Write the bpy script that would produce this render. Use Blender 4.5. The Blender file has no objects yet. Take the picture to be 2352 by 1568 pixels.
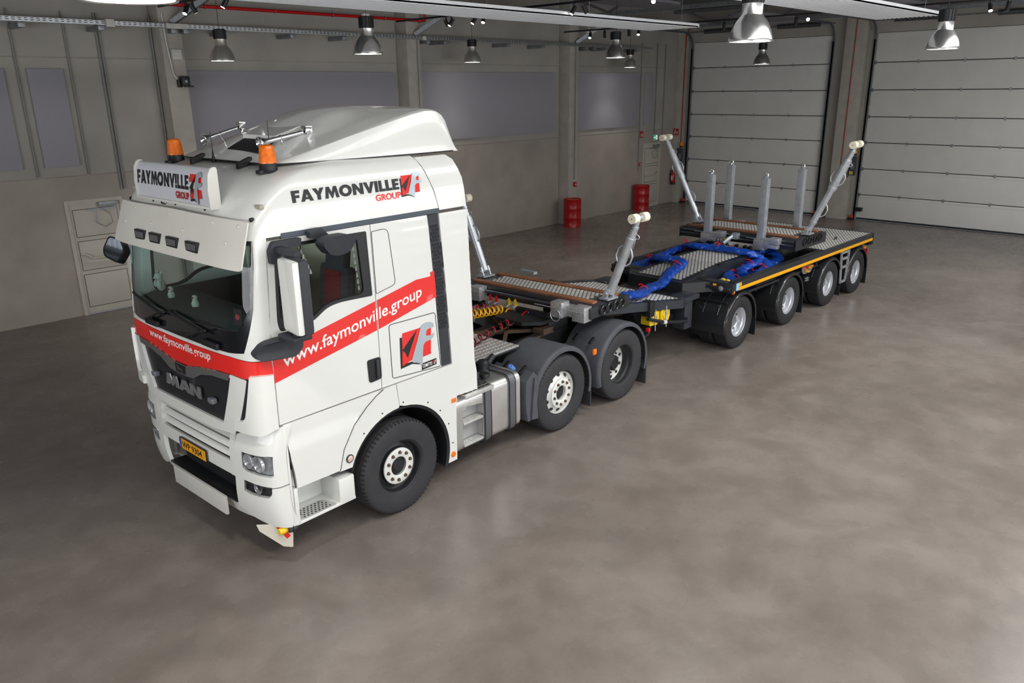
import bpy, bmesh, math, random
from mathutils import Vector, Matrix
from mathutils.geometry import delaunay_2d_cdt, tessellate_polygon
random.seed(7)
SC = bpy.context.scene
COL = SC.collection
PI = math.pi
# ---------------------------------------------------------------- camera
def make_camera():
    f, loc = 1780.734, Vector((-4.491, -7.320, 4.378))
    yaw, pitch, roll = 0.77229, 0.31446, -0.01303
    d = Vector((math.cos(yaw)*math.cos(pitch), math.sin(yaw)*math.cos(pitch), -math.sin(pitch)))
    r = Vector((math.sin(yaw), -math.cos(yaw), 0)); u = r.cross(d)
    c, s = math.cos(roll), math.sin(roll)
    r, u = c*r+s*u, c*u-s*r
    cam = bpy.data.cameras.new('camera'); cam.sensor_width = 36; cam.lens = 36*f/2352
    cam.clip_start = .05; cam.clip_end = 200
    o = bpy.data.objects.new('camera', cam); COL.objects.link(o)
    b = -d
    o.matrix_world = Matrix(((r.x, u.x, b.x, loc.x), (r.y, u.y, b.y, loc.y), (r.z, u.z, b.z, loc.z), (0, 0, 0, 1)))
    SC.camera = o
make_camera()
# ---------------------------------------------------------------- world, large lights, exposure
w = bpy.data.worlds.new('world'); SC.world = w; w.use_nodes = True
w.node_tree.nodes['Background'].inputs[0].default_value = (.75, .85, 1, 1)
w.node_tree.nodes['Background'].inputs[1].default_value = .35
SC.view_settings.view_transform = 'Standard'; SC.view_settings.look = 'None'
SC.view_settings.exposure = 0.0; SC.view_settings.gamma = 1; SC.view_settings.use_curve_mapping = False
def area(name, loc, target, sx, sy, power, col=(1, 1, 1)):
    l = bpy.data.lights.new(name, 'AREA'); l.shape = 'RECTANGLE'; l.size = sx; l.size_y = sy
    l.energy = power; l.color = col
    o = bpy.data.objects.new(name, l); COL.objects.link(o); o.location = loc
    o.rotation_euler = (Vector(target)-Vector(loc)).to_track_quat('-Z', 'Y').to_euler()
    return o
# added area light standing in for daylight, at the added right window (behind the camera's right shoulder)
WIN_Y = -13.0
area('side_fill_light', (4.0, WIN_Y+.25, 2.7), (4.0, 0, 3.0), 19, 2.6, 520, (.96, .98, 1))
# added area light for lorry front and far doors, at the added back window
area('back_fill_light', (-12.75, -3.5, 2.7), (0, -3.5, 3.0), 14, 2.6, 470, (.97, .98, 1))
# added overhead fill light; the roof deck has no skylight opening
area('roof_fill_light', (5.5, -7.0, 6.95), (5.5, -7.0, 0), 24, 3.0, 1350, (1, .985, .965))

# ---------------------------------------------------------------- materials
MATS = {}
def M(name, col, rough=.5, metal=0., var=.06, scale=6., bump=0., bscale=60., coat=0., emit=0., trans=0., ior=1.45, rvar=0., stretch=None, spec=.5, alpha=1.):
    if name in MATS: return MATS[name]
    m = bpy.data.materials.new(name); m.use_nodes = True
    nt = m.node_tree; N = nt.nodes; L = nt.links; b = N['Principled BSDF']
    b.inputs['Roughness'].default_value = rough; b.inputs['Metallic'].default_value = metal
    b.inputs['Coat Weight'].default_value = coat; b.inputs['Coat Roughness'].default_value = .06
    b.inputs['Transmission Weight'].default_value = trans; b.inputs['IOR'].default_value = ior
    b.inputs['Specular IOR Level'].default_value = spec
    if alpha < 1: b.inputs['Alpha'].default_value = alpha
    tc = N.new('ShaderNodeTexCoord'); mp = N.new('ShaderNodeMapping'); L.new(tc.outputs['Object'], mp.inputs[0])
    if stretch: mp.inputs['Scale'].default_value = stretch
    if var > 0:
        nz = N.new('ShaderNodeTexNoise'); nz.inputs['Scale'].default_value = scale; nz.inputs['Detail'].default_value = 5
        L.new(mp.outputs[0], nz.inputs['Vector'])
        cr = N.new('ShaderNodeValToRGB'); e = cr.color_ramp.elements
        e[0].position = .3; e[1].position = .7
        e[0].color = tuple(max(0, c*(1-var)) for c in col[:3])+(1,); e[1].color = tuple(min(1, c*(1+var)) for c in col[:3])+(1,)
        L.new(nz.outputs['Fac'], cr.inputs[0]); L.new(cr.outputs[0], b.inputs['Base Color'])
        if rvar > 0:
            mr = N.new('ShaderNodeMapRange'); mr.inputs['To Min'].default_value = rough-rvar; mr.inputs['To Max'].default_value = rough+rvar
            L.new(nz.outputs['Fac'], mr.inputs['Value']); L.new(mr.outputs[0], b.inputs['Roughness'])
    else: b.inputs['Base Color'].default_value = tuple(col[:3])+(1,)
    if bump > 0:
        nb = N.new('ShaderNodeTexNoise'); nb.inputs['Scale'].default_value = bscale; nb.inputs['Detail'].default_value = 4
        L.new(mp.outputs[0], nb.inputs['Vector'])
        bp = N.new('ShaderNodeBump'); bp.inputs['Strength'].default_value = bump; bp.inputs['Distance'].default_value = .01
        L.new(nb.outputs['Fac'], bp.inputs['Height']); L.new(bp.outputs[0], b.inputs['Normal'])
    if emit > 0:
        b.inputs['Emission Color'].default_value = tuple(col[:3])+(1,); b.inputs['Emission Strength'].default_value = emit
    MATS[name] = m; return m
def srgb(r, g, b):
    f = lambda c: (c/255/12.92) if c/255 <= .04045 else ((c/255+.055)/1.055)**2.4
    return (f(r), f(g), f(b))
def concrete_floor():
    m = bpy.data.materials.new('polished_concrete'); m.use_nodes = True
    nt = m.node_tree; N = nt.nodes; L = nt.links; b = N['Principled BSDF']
    tc = N.new('ShaderNodeTexCoord')
    def noise(sc, det, rough=.55, dist=0):
        n = N.new('ShaderNodeTexNoise'); n.inputs['Scale'].default_value = sc; n.inputs['Detail'].default_value = det
        n.inputs['Roughness'].default_value = rough; n.inputs['Distortion'].default_value = dist
        L.new(tc.outputs['Object'], n.inputs['Vector']); return n
    n1, n2, n3, n4 = noise(.55, 6, .6, .6), noise(2.2, 4, .55, .3), noise(24, 4), noise(1.1, 3, .5, 1.2)
    def ramp(n, a, ca, bpos, cb):
        r = N.new('ShaderNodeValToRGB'); e = r.color_ramp.elements; e[0].position = a; e[1].position = bpos
        e[0].color = ca+(1,); e[1].color = cb+(1,); L.new(n.outputs['Fac'], r.inputs[0]); return r
    r1 = ramp(n1, .33, (.172, .146, .127), .68, (.238, .208, .187))
    r2 = ramp(n2, .35, (.90, .895, .89), .65, (1.05, 1.05, 1.055))
    r3 = ramp(n3, .3, (.96, .96, .96), .7, (1.03, 1.03, 1.03))
    r4 = ramp(n4, .42, (.94, .94, .94), .62, (1.05, 1.05, 1.055))
    out = r1.outputs[0]
    for r in (r2, r3, r4):
        x = N.new('ShaderNodeMix'); x.data_type = 'RGBA'; x.blend_type = 'MULTIPLY'; x.inputs[0].default_value = 1
        L.new(out, x.inputs[6]); L.new(r.outputs[0], x.inputs[7]); out = x.outputs[2]
    L.new(out, b.inputs['Base Color'])
    mr = N.new('ShaderNodeMapRange'); mr.inputs['From Min'].default_value = .3; mr.inputs['From Max'].default_value = .7
    mr.inputs['To Min'].default_value = .24; mr.inputs['To Max'].default_value = .30
    L.new(n2.outputs['Fac'], mr.inputs['Value']); L.new(mr.outputs[0], b.inputs['Roughness'])
    b.inputs['Specular IOR Level'].default_value = .45
    bp = N.new('ShaderNodeBump'); bp.inputs['Strength'].default_value = .02; bp.inputs['Distance'].default_value = .01
    L.new(n3.outputs['Fac'], bp.inputs['Height']); L.new(bp.outputs[0], b.inputs['Normal'])
    return m
# ---------------------------------------------------------------- mesh helpers
def link(o, parent=None):
    COL.objects.link(o)
    if parent is not None: o.parent = parent
    return o
def tag(o, label=None, cat=None, group=None, kind=None):
    if label: o['label'] = label
    if cat: o['category'] = cat
    if group: o['group'] = group
    if kind: o['kind'] = kind
    return o
def empty(name, label, cat, loc=(0, 0, 0), rz=0, group=None):
    o = bpy.data.objects.new(name, None); o.empty_display_size = .1; link(o)
    o.location = loc; o.rotation_euler = (0, 0, rz)
    return tag(o, label, cat, group)
def dup(o, parent=None):
    c = o.copy(); link(c, parent)
    for ch in list(o.children): dup(ch, c)
    return c
def basis(d):
    d = Vector(d).normalized(); a = Vector((0, 0, 1)) if abs(d.z) < .9 else Vector((1, 0, 0))
    u = d.cross(a).normalized(); return u, u.cross(d).normalized(), d
class B:
    def __init__(s): s.v = []; s.f = []; s.mi = []; s.T = None
    def add(s, vs, fs, mi=0):
        k = len(s.v)
        s.v += [tuple(s.T @ Vector(p)) for p in vs] if s.T else [tuple(p) for p in vs]
        s.f += [tuple(i+k for i in f) for f in fs]; s.mi += [mi]*len(fs); return s
    def box(s, a, b, mi=0, bev=0):
        x0, y0, z0 = [min(p, q) for p, q in zip(a, b)]; x1, y1, z1 = [max(p, q) for p, q in zip(a, b)]
        if bev <= 0:
            return s.add([(x0, y0, z0), (x1, y0, z0), (x1, y1, z0), (x0, y1, z0), (x0, y0, z1), (x1, y0, z1), (x1, y1, z1), (x0, y1, z1)],
                         [(3, 2, 1, 0), (4, 5, 6, 7), (0, 1, 5, 4), (1, 2, 6, 5), (2, 3, 7, 6), (3, 0, 4, 7)], mi)
        e = min(bev, (x1-x0)*.49, (y1-y0)*.49, (z1-z0)*.49)
        bm = bmesh.new(); bmesh.ops.create_cube(bm, size=1)
        for v in bm.verts: v.co = Vector(((x0+x1)/2+v.co.x*(x1-x0), (y0+y1)/2+v.co.y*(y1-y0), (z0+z1)/2+v.co.z*(z1-z0)))
        bmesh.ops.bevel(bm, geom=bm.edges[:], offset=e, segments=2, profile=.6, affect='EDGES')
        return s.bm(bm, mi)
    def bm(s, bm, mi=0):
        bm.verts.ensure_lookup_table(); bm.verts.index_update()
        s.add([v.co[:] for v in bm.verts], [tuple(v.index for v in f.verts) for f in bm.faces], mi); bm.free(); return s
    def beam(s, p0, p1, w, h, mi=0, up=(0, 0, 1), bev=0):
        p0, p1 = Vector(p0), Vector(p1); d = (p1-p0); L = d.length; d.normalize(); up = Vector(up)
        if abs(d.dot(up)) > .98: up = Vector((1, 0, 0))
        r = d.cross(up).normalized(); u = r.cross(d)
        t = s.T; m = Matrix(((d.x, r.x, u.x, p0.x), (d.y, r.y, u.y, p0.y), (d.z, r.z, u.z, p0.z), (0, 0, 0, 1)))
        s.T = t @ m if t else m
        s.box((0, -w/2, -h/2), (L, w/2, h/2), mi, bev); s.T = t; return s
    def cyl(s, p0, p1, r0, r1=None, n=16, mi=0, caps=True):
        r1 = r0 if r1 is None else r1; p0, p1 = Vector(p0), Vector(p1); u, v, d = basis(p1-p0)
        vs = []
        for p, r in ((p0, r0), (p1, r1)):
            vs += [p+(u*math.cos(2*PI*i/n)+v*math.sin(2*PI*i/n))*r for i in range(n)]
        fs = [(i, (i+1) % n, n+(i+1) % n, n+i) for i in range(n)]
        if caps: fs += [tuple(range(n-1, -1, -1)), tuple(range(n, 2*n))]
        return s.add(vs, fs, mi)
    def tube(s, pts, r, n=8, mi=0, closed=False, caps=True):
        pts = [Vector(p) for p in pts]; m = len(pts); vs = []; fs = []; u = None
        rr = r if isinstance(r, (list, tuple)) else [r]*m
        for i, p in enumerate(pts):
            a = pts[(i-1) % m] if (closed or i) else p; b = pts[(i+1) % m] if (closed or i < m-1) else p
            d = (b-a).normalized()
            if u is None: u = basis(d)[0]
            u = (u-d*u.dot(d)).normalized(); v = d.cross(u)
            vs += [p+(u*math.cos(2*PI*k/n)+v*math.sin(2*PI*k/n))*rr[i] for k in range(n)]
        for i in range(m if closed else m-1):
            j = (i+1) % m
            fs += [(i*n+k, i*n+(k+1) % n, j*n+(k+1) % n, j*n+k) for k in range(n)]
        if not closed and caps: fs += [tuple(range(n-1, -1, -1)), tuple(range((m-1)*n, m*n))]
        return s.add(vs, fs, mi)
    def lathe(s, prof, c=(0, 0, 0), ax=(0, 0, 1), n=32, mi=0, mis=None, closed=False):
        c = Vector(c); u, v, d = basis(ax); vs = []; k = len(prof)
        for r, h in prof:
            r = max(r, 1e-5)
            vs += [c+d*h+(u*math.cos(2*PI*i/n)+v*math.sin(2*PI*i/n))*r for i in range(n)]
        for j in range(k if closed else k-1):
            q = (j+1) % k
            s.add([], [], mi)
        base = len(s.v)
        s.add(vs, [], mi)
        for j in range(k if closed else k-1):
            q = (j+1) % k
            s.f += [(base+j*n+i, base+j*n+(i+1) % n, base+q*n+(i+1) % n, base+q*n+i) for i in range(n)]
            s.mi += [mis[j] if mis else mi]*n
        return s
    def prism(s, poly, fn, d0, d1, mi=0):
        """poly: 2D outline; fn(a, b, d) -> point; extruded between d0 and d1"""
        n = len(poly)
        vs = [fn(a, b, d0) for a, b in poly]+[fn(a, b, d1) for a, b in poly]
        tris = tessellate_polygon([[Vector((a, b, 0)) for a, b in poly]])
        fs = [tuple(t) for t in tris]+[tuple(n+i for i in reversed(t)) for t in tris]
        fs += [(i, (i+1) % n, n+(i+1) % n, n+i) for i in range(n)]
        return s.add(vs, fs, mi)
    def obj(s, name, mats, parent=None, angle=35, fix=True, loc=None):
        me = bpy.data.meshes.new(name); me.from_pydata(s.v, [], s.f)
        for m in (mats if isinstance(mats, (list, tuple)) else [mats]): me.materials.append(m)
        if any(s.mi): me.polygons.foreach_set('material_index', s.mi)
        if fix:
            bm = bmesh.new(); bm.from_mesh(me); bmesh.ops.remove_doubles(bm, verts=bm.verts[:], dist=1e-5)
            bmesh.ops.recalc_face_normals(bm, faces=bm.faces[:]); bm.to_mesh(me); bm.free()
        if angle:
            me.polygons.foreach_set('use_smooth', [True]*len(me.polygons)); me.set_sharp_from_angle(angle=math.radians(angle))
        me.update(); o = bpy.data.objects.new(name, me); link(o, parent)
        if loc: o.location = loc
        return o
def inside(p, poly):
    x, y = p; c = False; j = len(poly)-1
    for i in range(len(poly)):
        xi, yi = poly[i]; xj, yj = poly[j]
        if (yi > y) != (yj > y) and x < (xj-xi)*(y-yi)/(yj-yi)+xi: c = not c
        j = i
    return c
def resample(poly, step):
    out = []
    for i, p in enumerate(poly):
        q = poly[(i+1) % len(poly)]; L = math.hypot(q[0]-p[0], q[1]-p[1]); k = max(1, int(L/step+.5))
        out += [(p[0]+(q[0]-p[0])*j/k, p[1]+(q[1]-p[1])*j/k) for j in range(k)]
    return out
def rpoly(pts, r, n=4):
    """round the corners of a polygon; r is one radius or one per corner"""
    out = []; m = len(pts)
    for i in range(m):
        p = Vector(pts[i]); a = Vector(pts[i-1])-p; b = Vector(pts[(i+1) % m])-p
        rr = r[i] if isinstance(r, (list, tuple)) else r
        if rr <= 0: out.append(tuple(p)); continue
        t = min(rr, a.length*.48, b.length*.48); a = p+a.normalized()*t; b = p+b.normalized()*t
        for k in range(n+1):
            s = k/n; q = a*(1-s)**2+p*2*s*(1-s)+b*s*s; out.append((q.x, q.y))
    return out
def patch(bld, outer, fn, thick=.02, holes=(), step=.12, mi=0, hole_mi=None):
    """curved panel with thickness: 2D outline (+ holes) triangulated and mapped by fn(a, b, depth)"""
    outer = resample(outer, step); holes = [resample(h, step) for h in holes]
    pts = [Vector(p) for p in outer]; loops = [list(range(len(outer)))]
    for h in holes:
        loops.append(list(range(len(pts), len(pts)+len(h)))); pts += [Vector(p) for p in h]
    xs = [p[0] for p in outer]; ys = [p[1] for p in outer]
    x = min(xs)+step*.5
    def far(q): return all((q[0]-p.x)**2+(q[1]-p.y)**2 > (step*.45)**2 for p in pts[:nb])
    nb = len(pts)
    while x < max(xs):
        y = min(ys)+step*.5
        while y < max(ys):
            if inside((x, y), outer) and not any(inside((x, y), h) for h in holes) and far((x, y)): pts.append(Vector((x, y)))
            y += step
        x += step
    edges = [(l[i], l[(i+1) % len(l)]) for l in loops for i in range(len(l))]
    V, E_, F_, *_ = delaunay_2d_cdt(pts, edges, [], 0, 1e-6)
    tri = []
    for f in F_:
        c = sum((V[i] for i in f), Vector((0, 0)))/len(f)
        if inside(c, outer) and not any(inside(c, h) for h in holes): tri.append(tuple(f))
    n = len(V)
    vs = [fn(p.x, p.y, 0) for p in V]+[fn(p.x, p.y, thick) for p in V]
    fs = list(tri)+[tuple(n+i for i in reversed(t)) for t in tri]
    cnt = {}
    for t in tri:
        for i in range(3):
            e = (t[i], t[(i+1) % 3]); k = (min(e), max(e)); cnt.setdefault(k, []).append(e)
    fs += [(e[0][1], e[0][0], n+e[0][0], n+e[0][1]) for e in cnt.values() if len(e) == 1]
    return bld.add(vs, fs, mi)
def arc(cx, cy, r, a0, a1, n=12, ry=None):
    ry = ry or r
    return [(cx+r*math.cos(math.radians(a0+(a1-a0)*i/n)), cy+ry*math.sin(math.radians(a0+(a1-a0)*i/n))) for i in range(n+1)]
def text_mesh(txt, size, bold=0., sx=1., shear=0.):
    """flat text outlines as (verts2d, tris), origin at the left end of the baseline"""
    cu = bpy.data.curves.new('t', 'FONT'); cu.body = txt; cu.size = size; cu.offset = bold; cu.shear = shear; cu.resolution_u = 4
    o = bpy.data.objects.new('t', cu); COL.objects.link(o)
    dg = bpy.context.evaluated_depsgraph_get(); me = bpy.data.meshes.new_from_object(o.evaluated_get(dg))
    vs = [(v.co.x*sx, v.co.y) for v in me.vertices]; fs = [tuple(p.vertices) for p in me.polygons]
    bpy.data.objects.remove(o); bpy.data.curves.remove(cu); bpy.data.meshes.remove(me)
    x0 = min(v[0] for v in vs); return [(x-x0, y) for x, y in vs], fs
def text_fit(txt, width, height, bold=0.):
    """text outlines scaled to an exact width and cap height"""
    vs, fs = text_mesh(txt, 1., bold); w = max(v[0] for v in vs)
    y0 = min(v[1] for v in text_mesh('H', 1., bold)[0]); y1 = max(v[1] for v in text_mesh('H', 1., bold)[0])
    return [(x*width/w, (y-y0)*height/(y1-y0)) for x, y in vs], fs
def decal(vf, fn, name, mat, parent):
    b = B(); b.add([fn(x, y) for x, y in vf[0]], vf[1]); return b.obj(name, mat, parent, angle=0, fix=False)
# ================================================================ the hall
YW, XF = 9.945, 22.753
XB, YR, ZC = -13.0, WIN_Y, 7.1
conc = M('concrete_wall', srgb(171, 162, 153), .75, var=.10, scale=1.3, bump=.15, bscale=18)
conc_u = M('upper_concrete_wall', srgb(170, 166, 158), .75, var=.09, scale=1.1, bump=.15, bscale=18)
conc2 = M('concrete_pillar', srgb(180, 175, 166), .7, var=.10, scale=3, bump=.12, bscale=25)
felt = M('acoustic_felt', srgb(162, 160, 167), .95, var=.03, scale=40, bump=.1, bscale=300)
galv = M('galvanised_steel', (.52, .54, .56), .38, .9, var=.18, scale=14, rvar=.08)
dgal = M('dull_galvanised', (.32, .34, .36), .5, .8, var=.15, scale=10)
steel_dk = M('dark_rail_steel', srgb(112, 120, 130), .45, .5, var=.1)
black = M('black_plastic', (.012, .013, .015), .45, var=.1)
black_gl = M('black_gloss_paint', (.010, .011, .013), .25, var=.1, coat=.3)
white_pl = M('white_plastic', srgb(215, 213, 207), .45, var=.03)
red_pl = M('red_paint', srgb(176, 10, 18), .35, var=.05, coat=.3)
doorw = M('white_door_leaf', srgb(196, 190, 178), .5, var=.04, scale=3)
dpan = M('sectional_door_panel', srgb(222, 222, 218), .55, var=.03, scale=2, bump=.03, bscale=200)
gasket = M('dark_gasket', (.02, .022, .026), .7)
floor = B().box((XB, YR, -.1), (XF, YW, 0)).obj('floor', concrete_floor(), angle=0)
tag(floor, 'grey brown polished concrete floor with cloudy patches', kind='structure')

# --- left wall: precast panels with recessed joints, pillars as parts
wl = B().box((XB, YW+.03, 0), (XF, YW+.3, ZC)).obj('wall_left', conc, angle=0)
tag(wl, 'long concrete wall of precast panels with acoustic panels', kind='structure')
PIL = [-3.65, 2.69, 9.03, 15.57]
edges = [XB]+[a for p in PIL for a in (p, p+.44)]+[XF]
for i in range(0, len(edges), 2):
    x0, x1 = edges[i]+.01, edges[i+1]-.01
    rows = [(0, 2.83), (2.85, 5.06), (5.08, ZC)]
    for z0, z1 in rows:
        b = B()
        if z0 == 0 and x0 < 0.5 < x1:      # leave the two personnel door openings
            b.box((x0, YW-.0, z0), (.46, YW+.03, z1)).box((1.58, YW, z0), (x1, YW+.03, z1)).box((.46, YW, 2.36), (1.58, YW+.03, z1))
        elif z0 == 0 and x0 < 21 < x1:
            b.box((x0, YW, z0), (20.42, YW+.03, z1)).box((21.55, YW, z0), (x1, YW+.03, z1)).box((20.42, YW, 2.38), (21.55, YW+.03, z1))
        else: b.box((x0, YW, z0), (x1, YW+.03, z1))
        b.obj('wall_panel', conc if z0 == 0 else conc_u, wl, angle=0)
for p in PIL:
    B().box((p, YW-.44, 0), (p+.44, YW+.03, ZC), bev=.015).obj('pillar', conc2, wl, angle=30)
wb = B().box((XB-.3, YR, 0), (XB, YW, 1.3)).box((XB-.3, YR, 4.1), (XB, YW, ZC)).box((XB-.3, YR, 1.3), (XB, -11, 4.1)).box((XB-.3, 4, 1.3), (XB, YW, 4.1)).obj('wall_back', conc_u, angle=0); tag(wb, 'concrete wall behind the camera with a long strip window added for light', kind='structure')
# --- right wall, with a strip window added to stand in for daylight
wr = B(); z0, z1, xa, xb = 1.3, 4.1, -6, 14
wr.box((XB, YR-.3, 0), (XF, YR, z0)).box((XB, YR-.3, z1), (XF, YR, ZC)).box((XB, YR-.3, z0), (xa, YR, z1)).box((xb, YR-.3, z0), (XF, YR, z1))
wr = wr.obj('wall_right', conc_u, angle=0); tag(wr, 'concrete wall with a long strip window added for light', kind='structure')
win = B()
for k in range(11): win.box((xa+k*2-.04, YR-.2, z0), (xa+k*2+.04, YR-.08, z1))
win.box((xa, YR-.2, z0), (xb, YR-.08, z0+.06)).box((xa, YR-.2, z1-.06), (xb, YR-.08, z1))
win = win.obj('added_window_1', M('window_frame_grey', (.1, .1, .11), .5)); tag(win, 'added grey framed strip window in the unseen right wall', kind='structure')
pane_glow = M('added_glow_pane', (.92, .96, 1), .3, var=0, emit=1.6)  # panes of the added windows glow in place of daylight
w2 = B()
for k in range(9): w2.box((XB-.2, -11+k*1.875-.04, z0), (XB-.08, -11+k*1.875+.04, z1))
w2.box((XB-.2, -11, z0), (XB-.08, 4, z0+.06)).box((XB-.2, -11, z1-.06), (XB-.08, 4, z1))
w2 = w2.obj('added_window_2', MATS['window_frame_grey']); tag(w2, 'added grey framed strip window in the unseen wall behind the camera', kind='structure')  # unseen window, added to brighten the lorry front and far doors
for k in range(8): B().box((XB-.16, -11+k*1.875+.04, z0+.06), (XB-.14, -11+k*1.875+1.835, z1-.06)).obj('pane', pane_glow, w2, angle=0)
for k in range(10): B().box((xa+k*2+.04, YR-.16, z0+.06), (xa+k*2+1.96, YR-.14, z1-.06)).obj('pane', pane_glow, win, angle=0)

# --- far wall with two sectional doors
wf = B()
D1, D2, DZ = (4.15, 9.42), (-2.55, 2.72), 5.95
wf.box((XF, D1[1], 0), (XF+.3, YW+.3, ZC)).box((XF, D2[1], 0), (XF+.3, D1[0], ZC)).box((XF, YR, 0), (XF+.3, D2[0], ZC))
wf.box((XF, D1[0], DZ), (XF+.3, D1[1], ZC)).box((XF, D2[0], DZ), (XF+.3, D2[1], ZC))
wf = wf.obj('wall_far', conc_u, angle=0); tag(wf, 'far concrete end wall holding two sectional doors', kind='structure')
for y0, y1 in ((2.95, 3.62), (9.62, YW), (-4.0, -3.3)):
    B().box((XF-.34, y0, 0), (XF, y1, ZC), bev=.015).obj('pillar', conc2, wf, angle=30)
JZ = [0.04, .835, 1.69, 2.545, 3.37, 4.205, 5.05, 5.95]
def sectional(n, ys, lab):
    y0, y1 = ys
    d = B().box((XF+.10, y0-.05, 0), (XF+.14, y1+.05, DZ)).obj('door_%d' % n, gasket, angle=0); tag(d, lab, kind='structure')
    pm = None
    for a, b_ in zip(JZ, JZ[1:]):
        p = B(); p.box((XF+.04, y0, a+.012), (XF+.1, y1, b_-.012), bev=.006)
        p.box((XF+.028, y0+.03, b_-.10), (XF+.045, y1-.03, b_-.045), bev=.004)
        p.obj('door_panel', dpan, d, angle=30)
    hinge = B().box((XF+.02, -.035, -.05), (XF+.042, .035, .05)).box((XF+.012, -.02, -.012), (XF+.03, .02, .012)).obj('hinge', galv, d)
    first = True
    for z in JZ[1:-1]:
        for k in range(1, 4):
            h = hinge if first else dup(hinge, d); first = False
            h.location = (0, y1+(y0-y1)*k/4, z)
        rl = B().box((XF-.02, y1-.06, z-.05), (XF+.05, y1+.03, z+.05)).obj('roller_bracket', dgal, d)
        rl = B().box((XF-.02, y0-.03, z-.05), (XF+.05, y0+.06, z+.05)).obj('roller_bracket', dgal, d)
    B().box((XF+.02, y0, 0), (XF+.11, y1, .06), bev=.01).obj('bottom_seal', gasket, d)
    for y in (y0-.02, y1+.02):
        s = 1 if y > y0+1 else -1
        t = B(); t.box((XF-.09, y, 0), (XF, y+s*.05, 5.75)); t.box((XF-.09, y-s*.03, 0), (XF-.085, y+s*.05, 5.75))
        c = [(XF-.05-.55*(1-math.cos(a*PI/20)), y+s*.02, 5.75+.55*math.sin(a*PI/20)) for a in range(11)]
        c += [(XF-6, y+s*.02, 6.34)]
        for p, q in zip(c, c[1:]): t.beam(p, q, .05, .06)
        t.obj('guide_rail', steel_dk, d)
    sh = B().cyl((XF-.2, y0-.1, 6.3), (XF-.2, y1+.1, 6.3), .018, n=10); sh.obj('torsion_shaft', dgal, d)
    for a, b_ in ((.08, .36), (.62, .9)):
        sp = B().cyl((XF-.2, y0+(y1-y0)*a, 6.3), (XF-.2, y0+(y1-y0)*b_, 6.3), .075, n=14)
        sp.obj('torsion_spring', M('spring_steel', (.12, .13, .14), .5, .7, var=.5, scale=.5, stretch=(1, 120, 1)), d)
    return d
sectional(1, D1, 'large grey sectional door nearer the corner of the hall')
sectional(2, D2, 'large grey sectional door at the right edge of the photo')

# --- personnel doors in the left wall
def leaf_door(n, x0, x1, h, hinge_right, lab):
    d = B(); fr = .07
    d.box((x0, YW-.03, 0), (x0+fr, YW+.05, h)).box((x1-fr, YW-.03, 0), (x1, YW+.05, h)).box((x0+fr, YW-.03, h-fr), (x1-fr, YW+.05, h))
    d = d.obj('door_%d' % n, doorw, angle=0); tag(d, lab, kind='structure')
    lf = B().box((x0+fr, YW-.0, .02), (x1-fr, YW+.04, h-fr)).obj('leaf', doorw, d, angle=0)
    w0, w1 = x0+fr+.07, x1-fr-.07
    dk = M('door_groove', srgb(92, 84, 76), .7)
    for a, b_ in ((.16, .83), (.93, 1.52), (1.62, h-.2)):
        p = B(); p.box((w0, YW-.008, a), (w1, YW+.002, b_), bev=.004); p.obj('leaf_panel', doorw, lf)
        B().box((w0-.012, YW-.0035, a-.012), (w1+.012, YW+.001, b_+.012)).obj('panel_groove', dk, lf, angle=0)
    bar = B()
    pts = [(w0, YW-.06, 1.27), (w0+.08, YW-.07, 1.26), (w0+.2, YW-.09, 1.17), (w1, YW-.09, 1.17)] if hinge_right else [(w1, YW-.06, 1.27), (w1-.08, YW-.07, 1.26), (w1-.2, YW-.09, 1.17), (w0, YW-.09, 1.17)]
    bar.tube(pts, .022, 8); bar.obj('push_bar', doorw, d)
    c = B().box((x1-.5, YW-.1, h-.16), (x1-.14, YW-.03, h-.07), bev=.01).box((x1-.72, YW-.06, h-.22), (x1-.15, YW-.04, h-.19))
    c.tube([(x1-.45, YW-.06, h-.19), (x1-.3, YW-.08, h-.32), (x1-.28, YW-.08, h-.5), (x1-.42, YW-.07, h-.58), (x1-.58, YW-.06, h-.48), (x1-.56, YW-.06, h-.28)], .007, 6)
    c.obj('door_closer', dgal, d)
leaf_door(3, .46, 1.58, 2.36, True, 'pale personnel door in the left wall behind the lorry cab')
leaf_door(4, 20.42, 21.55, 2.38, False, 'pale personnel door in the corner beside the fire extinguisher')

# --- acoustic panels
def apanel(x0, x1, z0, z1, lab):
    o = B().box((x0, YW-.05, z0), (x1, YW-.002, z1), bev=.008).obj('acoustic_panel', felt, angle=30)
    tag(o, lab, 'acoustic panel', 'grey felt panels on the left wall')
apanel(-2.6, -.13, 3.03, 4.86, 'grey felt wall panel cut off by the left edge of the photo')
apanel(.25, .88, 3.03, 4.86, 'narrow grey felt wall panel between two conduits above the pale door')
apanel(3.3, 8.87, 3.03, 4.84, 'wide grey felt wall panel directly above the lorry cab')
apanel(9.6, 15.32, 3.03, 4.86, 'wide grey felt wall panel above the first red drum')
apanel(16.3, 19.96, 3.03, 4.87, 'grey felt wall panel past the third concrete pillar')
apanel(20.34, 20.87, 3.05, 4.87, 'slim grey felt wall panel above the corner door')

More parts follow.
